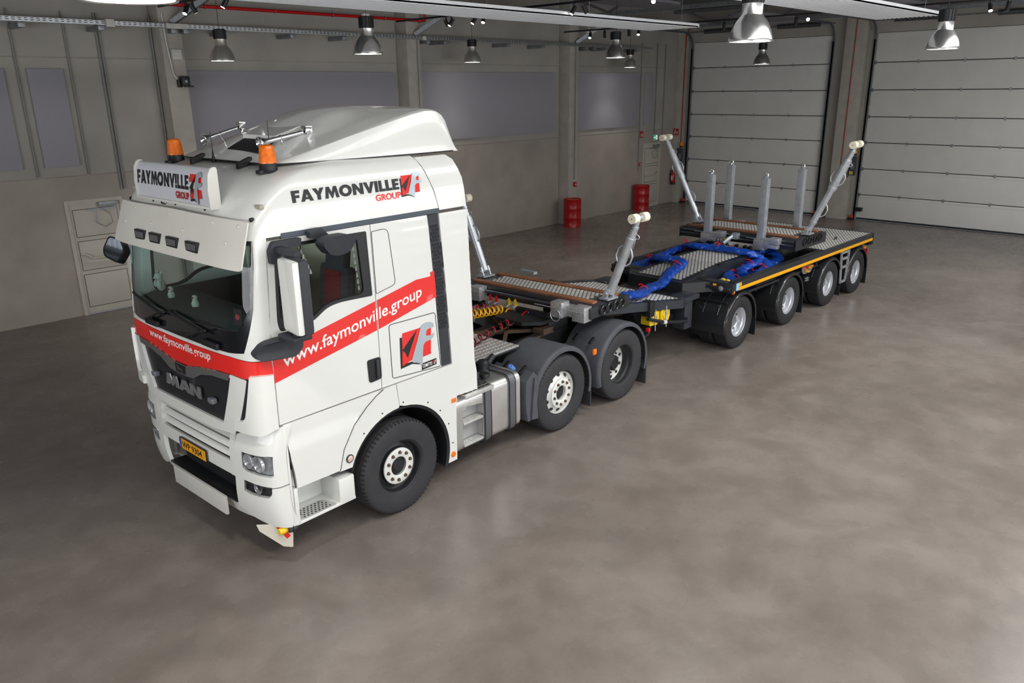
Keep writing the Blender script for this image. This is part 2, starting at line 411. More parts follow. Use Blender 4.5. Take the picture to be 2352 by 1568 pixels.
# --- cable tray with brackets
ty, tz = 9.28, 5.64
tray = empty('cable_tray', 'perforated galvanised cable tray running along the left wall', 'cable tray', (0, ty, tz))
b = B().box((-4, -.004, 0), (19.9, .004, .075)).box((-4, 0, -.004), (19.9, .17, .004)).box((-4, .166, 0), (19.9, .174, .075))
b.obj('tray_channel', galv, tray, angle=0)
slot = M('slot_shadow', (.03, .03, .035), .8)
b = B()
x = -1.5
while x < 19.8:
    for zz in (.02, .052): b.box((x, -.0055, zz), (x+.055, -.004, zz+.012))
    x += .1
tag(b.obj('tray_slots', slot, tray, angle=0), kind='stuff')
brk = None; brs = None
for x in (.15, 1.5, 2.9, 3.15, 4.0, 5.6, 7.0, 9.6, 10.2, 12.6, 14.1, 16.2, 16.6, 17.2, 18.9):
    if any(p-.08 < x < p+.52 for p in PIL):
        brs = B().box((-.06, .02, -.1), (.06, .215, -.01), bev=.01).obj('bracket', dgal, tray) if brs is None else dup(brs, tray); brs.location = (x, 0, 0)
    else:
        brk = B().box((-.06, .02, -.1), (.06, .655, -.01), bev=.01).obj('bracket', dgal, tray) if brk is None else dup(brk, tray); brk.location = (x, 0, 0)
def wbox(name, x0, x1, z0, z1, y, d, mat, lab, cat, grp=None):
    o = B().box((x0, y-d, z0), (x1, y, z1), bev=.008).obj(name, mat); return tag(o, lab, cat, grp)
wbox('junction_box', 1.57, 1.72, 5.60, 5.74, ty-.005, .07, white_pl, 'pale junction box on the cable tray left of the first pillar', 'junction box')
wbox('junction_box', 2.72, 2.86, 5.62, 5.72, ty-.005, .06, white_pl, 'square pale junction box on the tray at the first pillar', 'junction box')
wbox('junction_box', 2.86, 3.14, 5.62, 5.72, ty-.005, .06, white_pl, 'wide pale junction box on the tray at the first pillar', 'junction box')
wbox('junction_box', 9.36, 9.46, 5.61, 5.71, ty-.005, .06, white_pl, 'small cream junction box on the tray at the second pillar', 'junction box')
py = YW-.44
wbox('equipment_box', 2.84, 3.04, 5.04, 5.24, py-.003, .09, white_pl, 'white plastic box mounted on the first concrete pillar', 'equipment box')
sp = empty('wall_speaker', 'small black speaker on a bracket on the first concrete pillar', 'speaker', (3.0, py, 4.52))
B().box((-.11, -.06, -.02), (-.02, 0, .14), bev=.01).obj('bracket', black, sp)
B().box((-.06, -.16, 0), (.11, -.04, .20), bev=.02).obj('body', black, sp)
B().box((.0, -.165, .07), (.05, -.158, .12), bev=.005).obj('lens', M('grey_lens', (.35, .36, .36), .3), sp)
B().box((-.03, -.2, -.02), (.16, -.15, .01), bev=.008).obj('lower_flap', black, sp)
# conduits
def conduit(pts, r, mat, lab, grp='grey conduits on the walls', cat='conduit', name='conduit'):
    o = B().tube(pts, r, 8).obj(name, mat, angle=50); return tag(o, lab, cat, grp)
cg = M('grey_conduit', srgb(140, 140, 138), .5, var=.05)
for x, z0, lab in ((.10, 2.86, 'grey conduit left of the narrow felt panel'), (1.02, 2.86, 'grey conduit right of the narrow felt panel'),
                   (1.60, 2.5, 'left conduit of the close pair above the pale door'), (1.66, 2.5, 'right conduit of the close pair above the pale door'),
                   (20.1, 1.4, 'grey conduit running down to the red call point'), (21.08, 2.7, 'grey conduit running down to the green exit sign'),
                   (21.62, 2.4, 'grey conduit nearest the room corner')):
    conduit([(x, YW-.03, 5.9), (x, YW-.03, z0)], .017, cg, lab)
conduit([(2.66, YW-.05, 5.9), (2.66, YW-.05, .1)], .02, cg, 'grey conduit in the gap left of the first pillar')
conduit([(2.76, py-.02, 5.9), (2.78, py-.02, 5.3), (2.84, py-.02, 4.75), (2.95, py-.03, 4.6)], .018, white_pl, 'pale conduit feeding the speaker on the first pillar')
conduit([(9.36, py-.02, 5.75), (9.36, py-.02, 2.0)], .012, cg, 'thin conduit down the face of the second pillar')
conduit([(15.85, py-.02, 5.7), (15.85, py-.02, 1.5)], .016, cg, 'grey conduit down the third pillar to the red fire alarm')
conduit([(XF-.03, 9.56, 6.6), (XF-.36, 9.56, 6.2), (XF-.36, 9.56, 1.5), (XF-.36, 9.5, 1.4)], .02, M('red_conduit', srgb(176, 60, 44), .5), 'thin red conduit on the corner pillar', 'red conduits')
conduit([(XF-.36, 3.28, 6.6), (XF-.36, 3.28, 1.45), (XF-.36, 3.02, 1.42), (XF-.36, 2.98, 1.6)], .016, MATS['red_conduit'], 'thin red conduit on the pillar between the sectional doors', 'red conduits')
# sprinkler pipe
sp = empty('sprinkler_pipe', 'bright red sprinkler pipe hung under the ceiling by the left wall', 'pipe', (0, 9.3, 6.08))
B().tube([(-4, 0, 0), (9.42, 0, 0), (9.5, 0, .02), (9.5, 0, .1), (9.5, 0, .5)], .035, 12).obj('pipe', M('sprinkler_red', srgb(200, 16, 24), .35), sp, angle=50)
for x in (3.6, 5.2, 6.7, 8.2, 9.3):
    B().tube([(x+.042*math.cos(a*PI/6), 0, 0) if 0 else (x, .045*math.cos(a*PI/6), .045*math.sin(a*PI/6)) for a in range(12)], .008, 6, closed=True).cyl((x, 0, .045), (x, 0, .95), .006, n=6).obj('hanger', dgal, sp)

# --- ceiling: trapezoid deck, girders, rafts
b = B(); x = XB
prof = []
while x < XF:
    prof += [(x, ZC), (x+.14, ZC), (x+.18, ZC+.08), (x+.32, ZC+.08)]; x += .36
prof += [(XF, ZC)]
vs = [(a, YR, z) for a, z in prof]+[(a, YW+.3, z) for a, z in prof]; n = len(prof)
b.add(vs, [(i, i+1, n+i+1, n+i) for i in range(n-1)])
ce = b.obj('ceiling', M('roof_deck', srgb(120, 122, 124), .5, .3, var=.05), angle=0, fix=False); tag(ce, 'dark trapezoidal metal roof deck', kind='structure')
for gx in PIL+[21.9]:
    g = empty('roof_girder', 'dark steel lattice roof girder above the pillar at %s' % {-3.65: 'the left edge', 2.69: 'the speaker box', 9.03: 'the second felt panel joint', 15.57: 'the first red drum', 21.9: 'the corner'}[gx], 'girder', (gx+.22, 0, 6.45), group='steel roof girders')
    B().box((-.08, YR, 0), (.08, YW, .1)).obj('bottom_chord', dgal, g, angle=0)
    B().box((-.08, YR, .5), (.08, YW, .6)).obj('top_chord', dgal, g, angle=0)
    k = 0
    y = YR+.3
    while y < YW-1.2:
        B().beam((0, y, .1 if k % 2 else .5), (0, y+1.1, .5 if k % 2 else .1), .06, .06).obj('web_bar', dgal, g, angle=0); y += 1.1; k += 1
for i, (x, tops) in enumerate(((3.3, 1), (9.64, 1), (16.2, 1))):      # sloped braces at the pillar heads
    o = B().beam((x-.35, YW-.46, 5.75), (x+.55, YW-1.3, 6.5), .14, .1).obj('pillar_brace', dgal, angle=0)
    tag(o, 'perforated sloping brace at the head of the %s pillar' % ['first', 'second', 'third'][i], 'brace', 'sloping pillar braces')
raft = M('ceiling_raft_felt', srgb(128, 128, 134), .95, var=.03)
rid = 0
RL = ['above the cable tray end', 'behind the long radiant panel', 'over the first sectional door', 'over the far corner', 'left of the bright spotlight', 'right of the bright spotlight', 'beyond the girder', 'over the trailer', 'over the red pipe', 'over the second felt panel', 'over the tractor', 'near the camera']
for x in (1.2, 6.0, 12.2, 18.6):
    for y in (7.6, 4.6, .6):
        pl = [(1.45*math.copysign(abs(math.cos(t))**.55, math.cos(t)), .62*math.copysign(abs(math.sin(t))**.8, math.sin(t))) for t in [2*PI*k/40 for k in range(40)]]
        o = B().prism([(x+a, y+c) for a, c in pl], lambda a, c, d: (a, c, d), 6.30, 6.36).obj('ceiling_raft', raft, angle=30)
        tag(o, 'rounded grey acoustic raft hanging %s' % RL[rid], 'ceiling raft', 'rounded acoustic rafts under the roof'); rid += 1
# --- white radiant heating panels
rp = M('white_radiant_panel', srgb(240, 243, 246), .4, var=.02)
def radiant(x0, x1, y0, y1, lab):
    r = empty('radiant_panel', lab, 'heating panel', ((x0+x1)/2, (y0+y1)/2, 5.6), group='white radiant ceiling panels')
    hx, hy = (x1-x0)/2, (y1-y0)/2
    B().box((-hx, -hy, .0), (hx, hy, .02)).box((-hx, -hy, 0), (hx, -hy+.02, .07)).box((-hx, hy-.02, 0), (hx, hy, .07)).obj('sheet', rp, r, angle=0)
    n = 14
    for k in range(n):
        y = -hy+.05+(2*hy-.1)*k/(n-1)
        B().box((-hx, y-.018, -.012), (hx, y+.018, .001), bev=.004).obj('rib', rp, r)
    for y in (-hy, hy-.06): B().box((hx, y, -.005), (hx+.05, y+.06, .06)).obj('end_cap', rp, r)
    for k in range(4):
        x = -hx+.5+(2*hx-1)*k/3
        for y in (-hy+.1, hy-.1): B().cyl((x, y, .02), (x, y, 1.5), .004, n=5).obj('wire', dgal, r)
radiant(-7, 11.2, 2.26, 3.52, 'long white radiant panel crossing the top of the photo above the cab')
radiant(-3, 12.4, -2.16, -1.0, 'white radiant panel at top right above the near bright pendant lamp')

# --- pendant lamps
alu = M('spun_aluminium', (.80, .80, .79), .24, .95, var=.05, scale=2, stretch=(1, 1, 8))
alu_w = M('warm_lamp_shade', (.78, .74, .66), .30, .8, var=.06, scale=3)
lampglass = M('lit_lamp_glass', (1, .96, .90), .4, var=0, emit=9)
def pendant(loc, lab, mat, power, spot_col=(1, .95, .88)):
    p = empty('pendant_lamp', lab, 'pendant lamp', loc, group='bell shaped aluminium pendant lamps')
    R = .24
    pr = [(R, 0), (R, .012), (R*.985, .035), (R*.88, .12), (R*.72, .2), (R*.5, .265), (R*.47, .28), (R*.47, .39)]
    B().lathe(pr+[(r-.006, h) for r, h in reversed(pr)], n=32, closed=True).obj('shade', mat, p, angle=40)
    B().lathe([(R+.004, -.006), (R+.006, .006), (R-.004, .014), (R-.012, .0)], n=32, closed=True).obj('rim_ring', alu, p, angle=40)
    h = B().lathe([(1e-4, .39), (R*.48, .39), (R*.48, .56), (R*.40, .57), (1e-4, .57)], n=28)
    for k in range(14):
        a = 2*PI*k/14; h.box((0, 0, 0), (0, 0, 0)) if 0 else None
        h.beam((R*.49*math.cos(a), R*.49*math.sin(a), .40), (R*.49*math.cos(a), R*.49*math.sin(a), .555), .008, .012)
    h.obj('ballast_housing', black, p, angle=40)
    B().lathe([(1e-4, .012), (R*.93, .012), (R*.93, .018), (1e-4, .018)], n=28).obj('glass', lampglass, p, angle=40)
    B().tube([(0, 0, .57), (.01, 0, .60), (0, .0, .63), (0, 0, ZC-loc[2])], .005, 5).obj('cord', black, p)
    l = bpy.data.lights.new('lamp_light', 'SPOT'); l.energy = power; l.spot_size = math.radians(104); l.spot_blend = .8; l.shadow_soft_size = .22; l.color = spot_col
    o = bpy.data.objects.new('lamp_light', l); link(o, p); o.location = (0, 0, -.02)
PW = 300
PEND = [((3.10, 7.80, 4.97), alu_w, 'warm toned pendant lamp hanging left over the cab roof near the first pillar'),
        ((3.65, 3.83, 4.96), alu, 'dark reflecting pendant lamp in front of the long radiant panel'),
        ((10.7, 8.83, 5.08), alu_w, 'small warm pendant lamp above the second wide felt panel'),
        ((11.1, 4.37, 5.05), alu, 'grey pendant lamp overlapping a smaller warm one'),
        ((18.0, 8.93, 5.02), alu_w, 'small warm pendant lamp just behind a larger grey one'),
        ((4.0, -2.81, 4.85), alu, 'largest bright pendant lamp at the top of the photo'),
        ((17.7, 4.05, 4.98), alu, 'small pendant lamp in front of the nearer corner sectional door'),
        ((9.4, -3.2, 4.89), alu, 'bright pendant lamp in front of the right sectional door'),
        ((-2.70, -2.80, 4.85), alu, 'pendant lamp cut by the top left edge of the photo')]
for loc, m_, lab in PEND: pendant(loc, lab, m_, PW*(.3 if loc[1] > 8 else 1))
for k, loc in enumerate(((4.0, -9.5, 4.9), (10.5, -9.0, 4.9), (-3.0, -9.9, 4.9), (16.5, -3.2, 4.9))):  # unseen lamps, added because the hall needs their light
    pendant(loc, '%s added aluminium pendant lamp out of view at right, for light' % ['first', 'second', 'third', 'fourth'][k], alu, PW)
# --- track spotlights
lens = M('lit_spot_lens', (1, .97, .92), .3, var=0, emit=18)
lens_off = M('dim_spot_lens', (.5, .5, .48), .2, var=0, emit=.6)
TR = {.8: ((4.11, 1, 1), (3.9, 1, 0), (2.95, 0, 1)), 5.2: ((3.62, 1, 0), (3.48, 0, 1), (2.9, 0, 1), (2.68, 1, 1), (.74, 0, 1), (.53, 1, 0), (-.68, 1, 2)),
      10.0: ((4.25, 1, 1), (3.85, 0, 0), (3.2, 0, 0), (2.95, 1, 1), (.95, 0, 0), (.7, 0, 0), (-.5, 0, 0), (-.72, 1, 2), (-3.62, 1, 1), (-3.86, 0, 0))}
for ti, (x, sp) in enumerate(TR.items()):
    x = -4.49+(x+4.49)*1.178; t = B().box((x-.018, -6, 5.80), (x+.018, 7.2, 5.835))
    t = t.obj('lighting_track', black, angle=0); tag(t, 'black lighting track running across the hall, %s from the camera' % ['nearest', 'middle', 'farthest'][ti], 'lighting track', 'black ceiling lighting tracks')
    for si, (y, back, on) in enumerate(sp):
        y = -7.32+(y+7.32)*1.178
        s = empty('track_spotlight', 'black track spotlight', 'spotlight', (x, y, 5.80), group='black cylindrical track spotlights')
        s['label'] = '%s black spotlight, %s from the left on the %s lighting track' % ('dark' if not on else 'lit', ['first', 'second', 'third', 'fourth', 'fifth', 'sixth', 'seventh', 'eighth', 'ninth', 'tenth'][si], ['nearest', 'middle', 'farthest'][ti])
        d = Vector((-.5 if on else .35, -.25 if back else .2, -.85)).normalized()
        if on == 2: d = (Vector((-4.49, -7.32, 4.378))-Vector((x, y, 5.7))).normalized()
        B().cyl((0, 0, 0), (0, 0, -.05), .02, n=8).beam((0, 0, -.04), d*.05+Vector((0, 0, -.07)), .02, .012).obj('bracket', black, s)
        c0 = Vector((0, 0, -.1))-d*.06
        B().cyl(c0, c0+d*.15, .038, n=16).obj('can', black, s, angle=40)
        B().cyl(c0+d*.1505, c0+d*.153, .033, n=16).obj('lens', lens if on else lens_off, s)
# smoke detectors
for x, y, z, lab in ((6.4, 7.6, 5.98, 'white smoke detector above the red pipe over the cab'), (14.5, 7.9, 5.95, 'white smoke detector under the ceiling near the third pillar')):
    s = empty('smoke_detector', lab, 'smoke detector', (x, y, z), group='white smoke detectors')
    B().lathe([(1e-4, -.09), (.03, -.09), (.05, -.06), (.085, -.05), (.09, -.01), (.04, 0), (1e-4, 0)], n=20).obj('head', white_pl, s)
    B().cyl((0, 0, 0), (0, 0, ZC-z), .01, n=6).obj('stem', white_pl, s)
# --- corner items
def drum(loc, lab):
    d = empty('oil_drum', lab, 'drum', loc, group='red steel drums by the left wall')
    R, H = .29, .92
    pr = [(1e-4, .03), (R-.02, .03), (R-.015, 0), (R+.005, .0), (R+.006, .02), (R, .03)]
    for z in (.31, .61): pr += [(R, z-.02), (R+.006, z-.006), (R+.006, z+.006), (R, z+.02)]
    pr += [(R, H-.03), (R+.006, H-.02), (R+.005, H), (R-.012, H), (R-.02, H-.025), (1e-4, H-.025)]
    B().lathe(pr, n=36).obj('body', red_pl, d, angle=40)
    B().cyl((.16, .05, H-.025), (.16, .05, H-.005), .035, n=14).obj('bung', red_pl, d)
    B().cyl((-.17, -.05, H-.025), (-.17, -.05, H-.01), .02, n=12).obj('bung', red_pl, d)
drum((15.42, 9.20, 0), 'red steel drum standing against the third concrete pillar')
drum((19.9, 9.58, 0), 'red steel drum standing left of the corner door')
fe = empty('fire_extinguisher', 'red fire extinguisher hanging on the corner wall', 'fire extinguisher', (XF-.45, 9.78, .72))
B().lathe([(1e-4, 0), (.075, 0), (.085, .02), (.085, .40), (.06, .47), (.025, .5), (1e-4, .5)], n=24).obj('cylinder', red_pl, fe)
B().lathe([(1e-4, .0), (.087, 0), (.087, .07), (1e-4, .07)], n=24).obj('base_cup', black, fe)
B().cyl((0, 0, .5), (0, 0, .56), .02, n=10).box((-.09, -.012, .56), (.04, .012, .58)).box((-.1, -.012, .6), (.03, .012, .615)).obj('valve', red_pl, fe)
B().tube([(0, .02, .53), (-.0, .12, .5), (0, .15, .38), (0, .13, .2), (0, .1, .08)], .013, 8).obj('hose', black, fe)
B().box((-.087, -.04, .16), (-.08, .04, .34)).obj('label', M('cream_label', srgb(215, 190, 180), .5), fe)
ex = B().box((20.98, YW-.06, 2.47), (21.26, YW-.02, 2.68)).obj('exit_sign', white_pl); tag(ex, 'small green lit exit sign above the corner door', 'exit sign')
B().box((20.99, YW-.064, 2.48), (21.25, YW-.06, 2.67)).obj('sign_face', M('exit_green', srgb(20, 150, 110), .4, var=0, emit=.5), ex, angle=0)
wm = M('sign_white', (.85, .95, .9), .4, var=0, emit=.8)
b = B(); fn = lambda a, c, d: (20.99+a, YW-.066+d, 2.48+c)
b.prism([(.14, .02), (.24, .02), (.24, .17), (.14, .17)], fn, 0, .001); b.prism([(.02, .08), (.07, .08), (.07, .05), (.11, .095), (.07, .14), (.07, .11), (.02, .11)], fn, 0, .001); b.obj('pictogram', wm, ex, angle=0)
B().prism([(.165, .15), (.185, .16), (.2, .145), (.2, .1), (.225, .05), (.205, .04), (.185, .08), (.165, .04), (.15, .05), (.175, .1)], fn, -.001, 0).obj('running_figure', MATS['exit_green'], ex, angle=0)
def redsign(p0, p1, ax, lab, glyphs):
    o = B().box(p0, p1).obj('fire_sign', red_pl, angle=0); tag(o, lab, 'fire sign', 'red fire safety signs')
    b = B()
    if ax == 'y':
        x0, y, z0 = p0[0], min(p0[1], p1[1])-.002, p0[2]; w, h = p1[0]-p0[0], p1[2]-p0[2]
        for q in glyphs: b.prism([(x0+w*a, z0+h*c) for a, c in q], lambda a, c, d: (a, y+d, c), 0, .002)
    else:
        y0, x, z0 = max(p0[1], p1[1]), min(p0[0], p1[0])-.002, p0[2]; w, h = abs(p1[1]-p0[1]), p1[2]-p0[2]
        for q in glyphs: b.prism([(y0-w*a, z0+h*c) for a, c in q], lambda a, c, d: (x+d, a, c), 0, .002)
    b.obj('pictogram', white_pl, o, angle=0)
EXT = [[(.2, .15), (.42, .15), (.42, .7), (.2, .7)], [(.25, .74), (.5, .74), (.5, .84), (.25, .84)], [(.62, .2), (.82, .2), (.9, .4), (.72, .7), (.6, .45)]]
redsign((20.17, YW-.02, 2.60), (20.36, YW-.004, 2.83), 'y', 'red call point sign on the wall left of the corner door', EXT[:1]+EXT[2:])
redsign((XF-.362, 9.92, 2.60), (XF-.344, 9.70, 2.84), 'x', 'red extinguisher sign on the corner pillar', EXT)
cp = B().box((20.13, YW-.06, 1.58), (20.23, YW-.004, 1.70), bev=.006).obj('call_point', red_pl); tag(cp, 'red fire alarm call point below the conduit left of the corner door', 'call point')
B().box((20.155, YW-.064, 1.615), (20.205, YW-.06, 1.665)).obj('glass', white_pl, cp, angle=0)
cp = B().box((15.80, py-.07, 1.25), (15.92, py-.004, 1.40), bev=.006).obj('call_point', red_pl); tag(cp, 'red fire alarm call point on the third pillar above the drum', 'call point')
B().box((15.83, py-.074, 1.3), (15.89, py-.07, 1.35)).obj('glass', white_pl, cp, angle=0)
cb = M('control_box_grey', srgb(66, 70, 80), .5)
for y, who in ((9.52, 'corner'), (2.86, 'middle')):
    c = empty('door_controller', 'dark door control box with yellow sticker on the %s pillar' % who, 'control box', (XF-.36, y, 1.5), group='sectional door controls')
    B().box((-.12, -.1, 0), (0, .12, .62), bev=.015).obj('housing', cb, c)
    B().box((-.124, -.06, .2), (-.12, .04, .42)).obj('keypad', M('keypad_grey', srgb(120, 122, 128), .5), c)
    B().box((-.124, -.04, .03), (-.12, .07, .14)).obj('sticker', M('yellow_sticker', srgb(225, 200, 60), .5), c)
    a = empty('warning_light', 'amber warning light above the %s door control box' % who, 'warning light', (XF-.38, y, 2.2), group='amber door warning lights')
    B().lathe([(1e-4, 0), (.06, 0), (.075, .05), (.075, .09), (.05, .14), (1e-4, .15)], n=18).obj('dome', M('amber_dome', srgb(230, 140, 10), .3), a)
    B().box((-.04, -.05, -.05), (.06, .05, .0)).obj('base', black, a)
for y, lab in ((9.45, 'red and black floor stop at the corner door rail'), (2.80, 'red and black floor stop at the middle door rail'), (4.05, 'dark red floor stop at the far rail of the corner sectional door')):
    s = empty('rail_stop', lab, 'floor stop', (XF-.16, y, 0), group='sectional door floor stops')
    B().box((-.1, -.08, 0), (.06, .08, .06), bev=.01).obj('base', black, s)
    B().box((-.06, -.05, .06), (.02, .04, .16), bev=.01).obj('cap', M('orange_red', srgb(214, 60, 30), .5), s)
cbx = B().box((XF-.2, 2.5, .30), (XF-.04, 2.70, .42), bev=.01).tube([(XF-.1, 2.66, .42), (XF-.08, 2.68, .9)], .006, 5).obj('cable_sensor', black); tag(cbx, 'small black sensor box on the lower left of the right sectional door', 'sensor')
# ================================================================ tractor unit (built in its own frame: x back from the front axle, y<0 = visible side)
def lerp(tab, z):
    if z <= tab[0][0]: return tab[0][1]
    for (a, va), (b, vb) in zip(tab, tab[1:]):
        if z <= b: return va+(vb-va)*(z-a)/(b-a)
    return tab[-1][1]
XC = [(.4, -1.655), (1.5, -1.655), (2.0, -1.65), (2.2, -1.635), (3.2, -1.53), (3.3, -1.505), (3.4, -1.455), (3.5, -1.385), (3.6, -1.285), (3.67, -1.17), (3.72, -1.03), (3.75, -.9), (3.775, -.6)]
WC = [(2.4, 1.225), (3.2, 1.21), (3.4, 1.205), (3.55, 1.185), (3.65, 1.155), (3.72, 1.11), (3.755, 1.06), (3.775, .98)]
DC = [(2.0, .255), (3.2, .22), (3.5, .27), (3.7, .36)]
NF = 4.2
def fyx(a, w, D, n):
    t = math.sin(PI/2*(1-(1-min(1, abs(a)))**2)); return math.copysign(w*t, a), D*(1-max(0, 1-t**n)**(1/n))
def F(a, z, d=0):
    """cab front skin; a in [-1, 1] runs round the front (-1 = visible door seam), d = depth below the skin"""
    y, x = fyx(a, lerp(WC, z)-d, lerp(DC, z)-d*.5, NF); return (lerp(XC, z)+d+x, y, z)
def G(a, z, d=0):
    """bumper skin"""
    y, x = fyx(a, 1.25-d, .27-d*.5, 3.8)
    return (-1.64+(.06*((.8-z)/.35)**2 if z < .8 else 0)+(.07*((z-1.15)/.3)**2 if z > 1.15 else 0)+d+x, y, z)
def A(y, w=1.225): return math.copysign(1-math.sqrt(max(0, 1-math.asin(min(1, abs(y)/w))/(PI/2))), y)
K = 1.5
FP = lambda p, z, d: F(p/K, z, d)
GP = lambda p, z, d: G(p/K, z, d)
def side(s, rib=None, off=0):
    def fn(x, z, d):
        r = 0
        if rib and rib[0] < x < rib[1]:
            e = min(1, (x-rib[0])/.15, (rib[1]-x)/.04); r = .006*e*(.5+.5*math.sin((z-2.42)*2*PI/.115))*max(0, min(1, (z-2.42)/.1))
        return (x, s*(lerp(WC, z)+r+off-d), z)
    return fn
paint = M('white_lorry_paint', srgb(223, 224, 220), .28, var=.015, scale=3, coat=.5)
redp = M('red_vinyl', srgb(226, 38, 32), .32, var=.03, scale=3, coat=.3)
seam = M('panel_gap', (.03, .03, .032), .8)
trim = M('charcoal_trim_plastic', srgb(50, 52, 58), .6, var=.08, scale=12, bump=.06, bscale=200)
fend = M('grey_fender_plastic', srgb(76, 78, 84), .62, var=.12, scale=5, bump=.05, bscale=120)
rubber = M('tyre_rubber', srgb(50, 50, 53), .78, var=.12, scale=8, bump=.1, bscale=140)
rubber_n = M('new_tyre_rubber', srgb(38, 39, 42), .62, var=.08, scale=8, bump=.06, bscale=140)
chrome = M('chrome', (.82, .83, .85), .12, 1., var=.03)
chassis = M('chassis_black', (.016, .017, .019), .5, var=.3, scale=5)
rust = M('rusty_brown_steel', srgb(92, 74, 60), .7, .2, var=.3, scale=9)
tankal = M('brushed_tank_aluminium', (.74, .74, .73), .33, .9, var=.07, scale=4, rvar=.06)
tread = M('tread_aluminium', (.66, .66, .64), .4, .6, var=.12, scale=20)
silver = M('silver_paint', (.55, .57, .6), .3, .7, var=.05)
amber = M('amber_plastic', srgb(240, 120, 10), .25, var=.05, coat=.4)
lettw = M('white_lettering', (.86, .86, .85), .4, var=0)
lettb = M('black_lettering', (.014, .015, .018), .4, var=0)
def glassmat(name, tint, ior=1.5, rough=.02):
    m = bpy.data.materials.new(name); m.use_nodes = True; N = m.node_tree.nodes; L = m.node_tree.links
    N.remove(N['Principled BSDF']); t = N.new('ShaderNodeBsdfTransparent'); g = N.new('ShaderNodeBsdfGlossy'); fr = N.new('ShaderNodeFresnel'); x = N.new('ShaderNodeMixShader')
    t.inputs[0].default_value = tuple(tint)+(1,); g.inputs['Roughness'].default_value = rough; fr.inputs['IOR'].default_value = ior
    ge = N.new('ShaderNodeNewGeometry'); iv = N.new('ShaderNodeMath'); iv.operation = 'SUBTRACT'; iv.inputs[0].default_value = 1; L.new(ge.outputs['Backfacing'], iv.inputs[1])
    mu = N.new('ShaderNodeMath'); mu.operation = 'MULTIPLY'; L.new(fr.outputs[0], mu.inputs[0]); L.new(iv.outputs[0], mu.inputs[1]); L.new(mu.outputs[0], x.inputs[0]); L.new(t.outputs[0], x.inputs[1]); L.new(g.outputs[0], x.inputs[2]); L.new(x.outputs[0], N['Material Output'].inputs[0]); return m
glass = glassmat('windscreen_glass', (.88, .97, .96)); glass_s = glassmat('side_glass', (.9, .93, .94)); glass_c = glassmat('clear_lamp_glass', (.92, .93, .94))
truck = empty('tractor_truck', 'white sleeper cab tractor lorry with red web address stripe', 'truck', (0, 0, 0), .044)
TK = truck
def part(name, b, mat, par=None, angle=35, label=None, kind=None):
    o = b.obj(name, mat, par or TK, angle); tag(o, label, kind=kind); return o
# ---------------- side panels
WIN = rpoly([(-1.25, 3.125), (-.25, 3.115), (-.235, 2.48), (-.62, 2.495), (-.77, 2.475), (-.95, 2.365), (-1.28, 2.36), (-1.30, 2.45)], [.08, .02, .02, .1, .1, .1, .04, .06])
GLS = rpoly([(-1.22, 3.09), (-.36, 3.085), (-.325, 2.52), (-.62, 2.525), (-.78, 2.505), (-.96, 2.395), (-1.25, 2.39), (-1.265, 2.46)], [.07, .07, .07, .1, .1, .1, .04, .06])
DOOR = [(-1.305, 3.17), (-.205, 3.17), (-.205, 1.505), (-1.39, 1.50), (-1.385, 1.9), (-1.405, 2.3), (-1.36, 2.85)]
def archpts(r, a0, a1, n=20, cx=0, cz=.53): return arc(cx, cz, r, a0, a1, n)
OUTER = [(-.80, .80), (-.735, 1.02), (-.59, 1.235), (-.42, 1.375), (-.29, 1.455), (-.20, 1.492)]
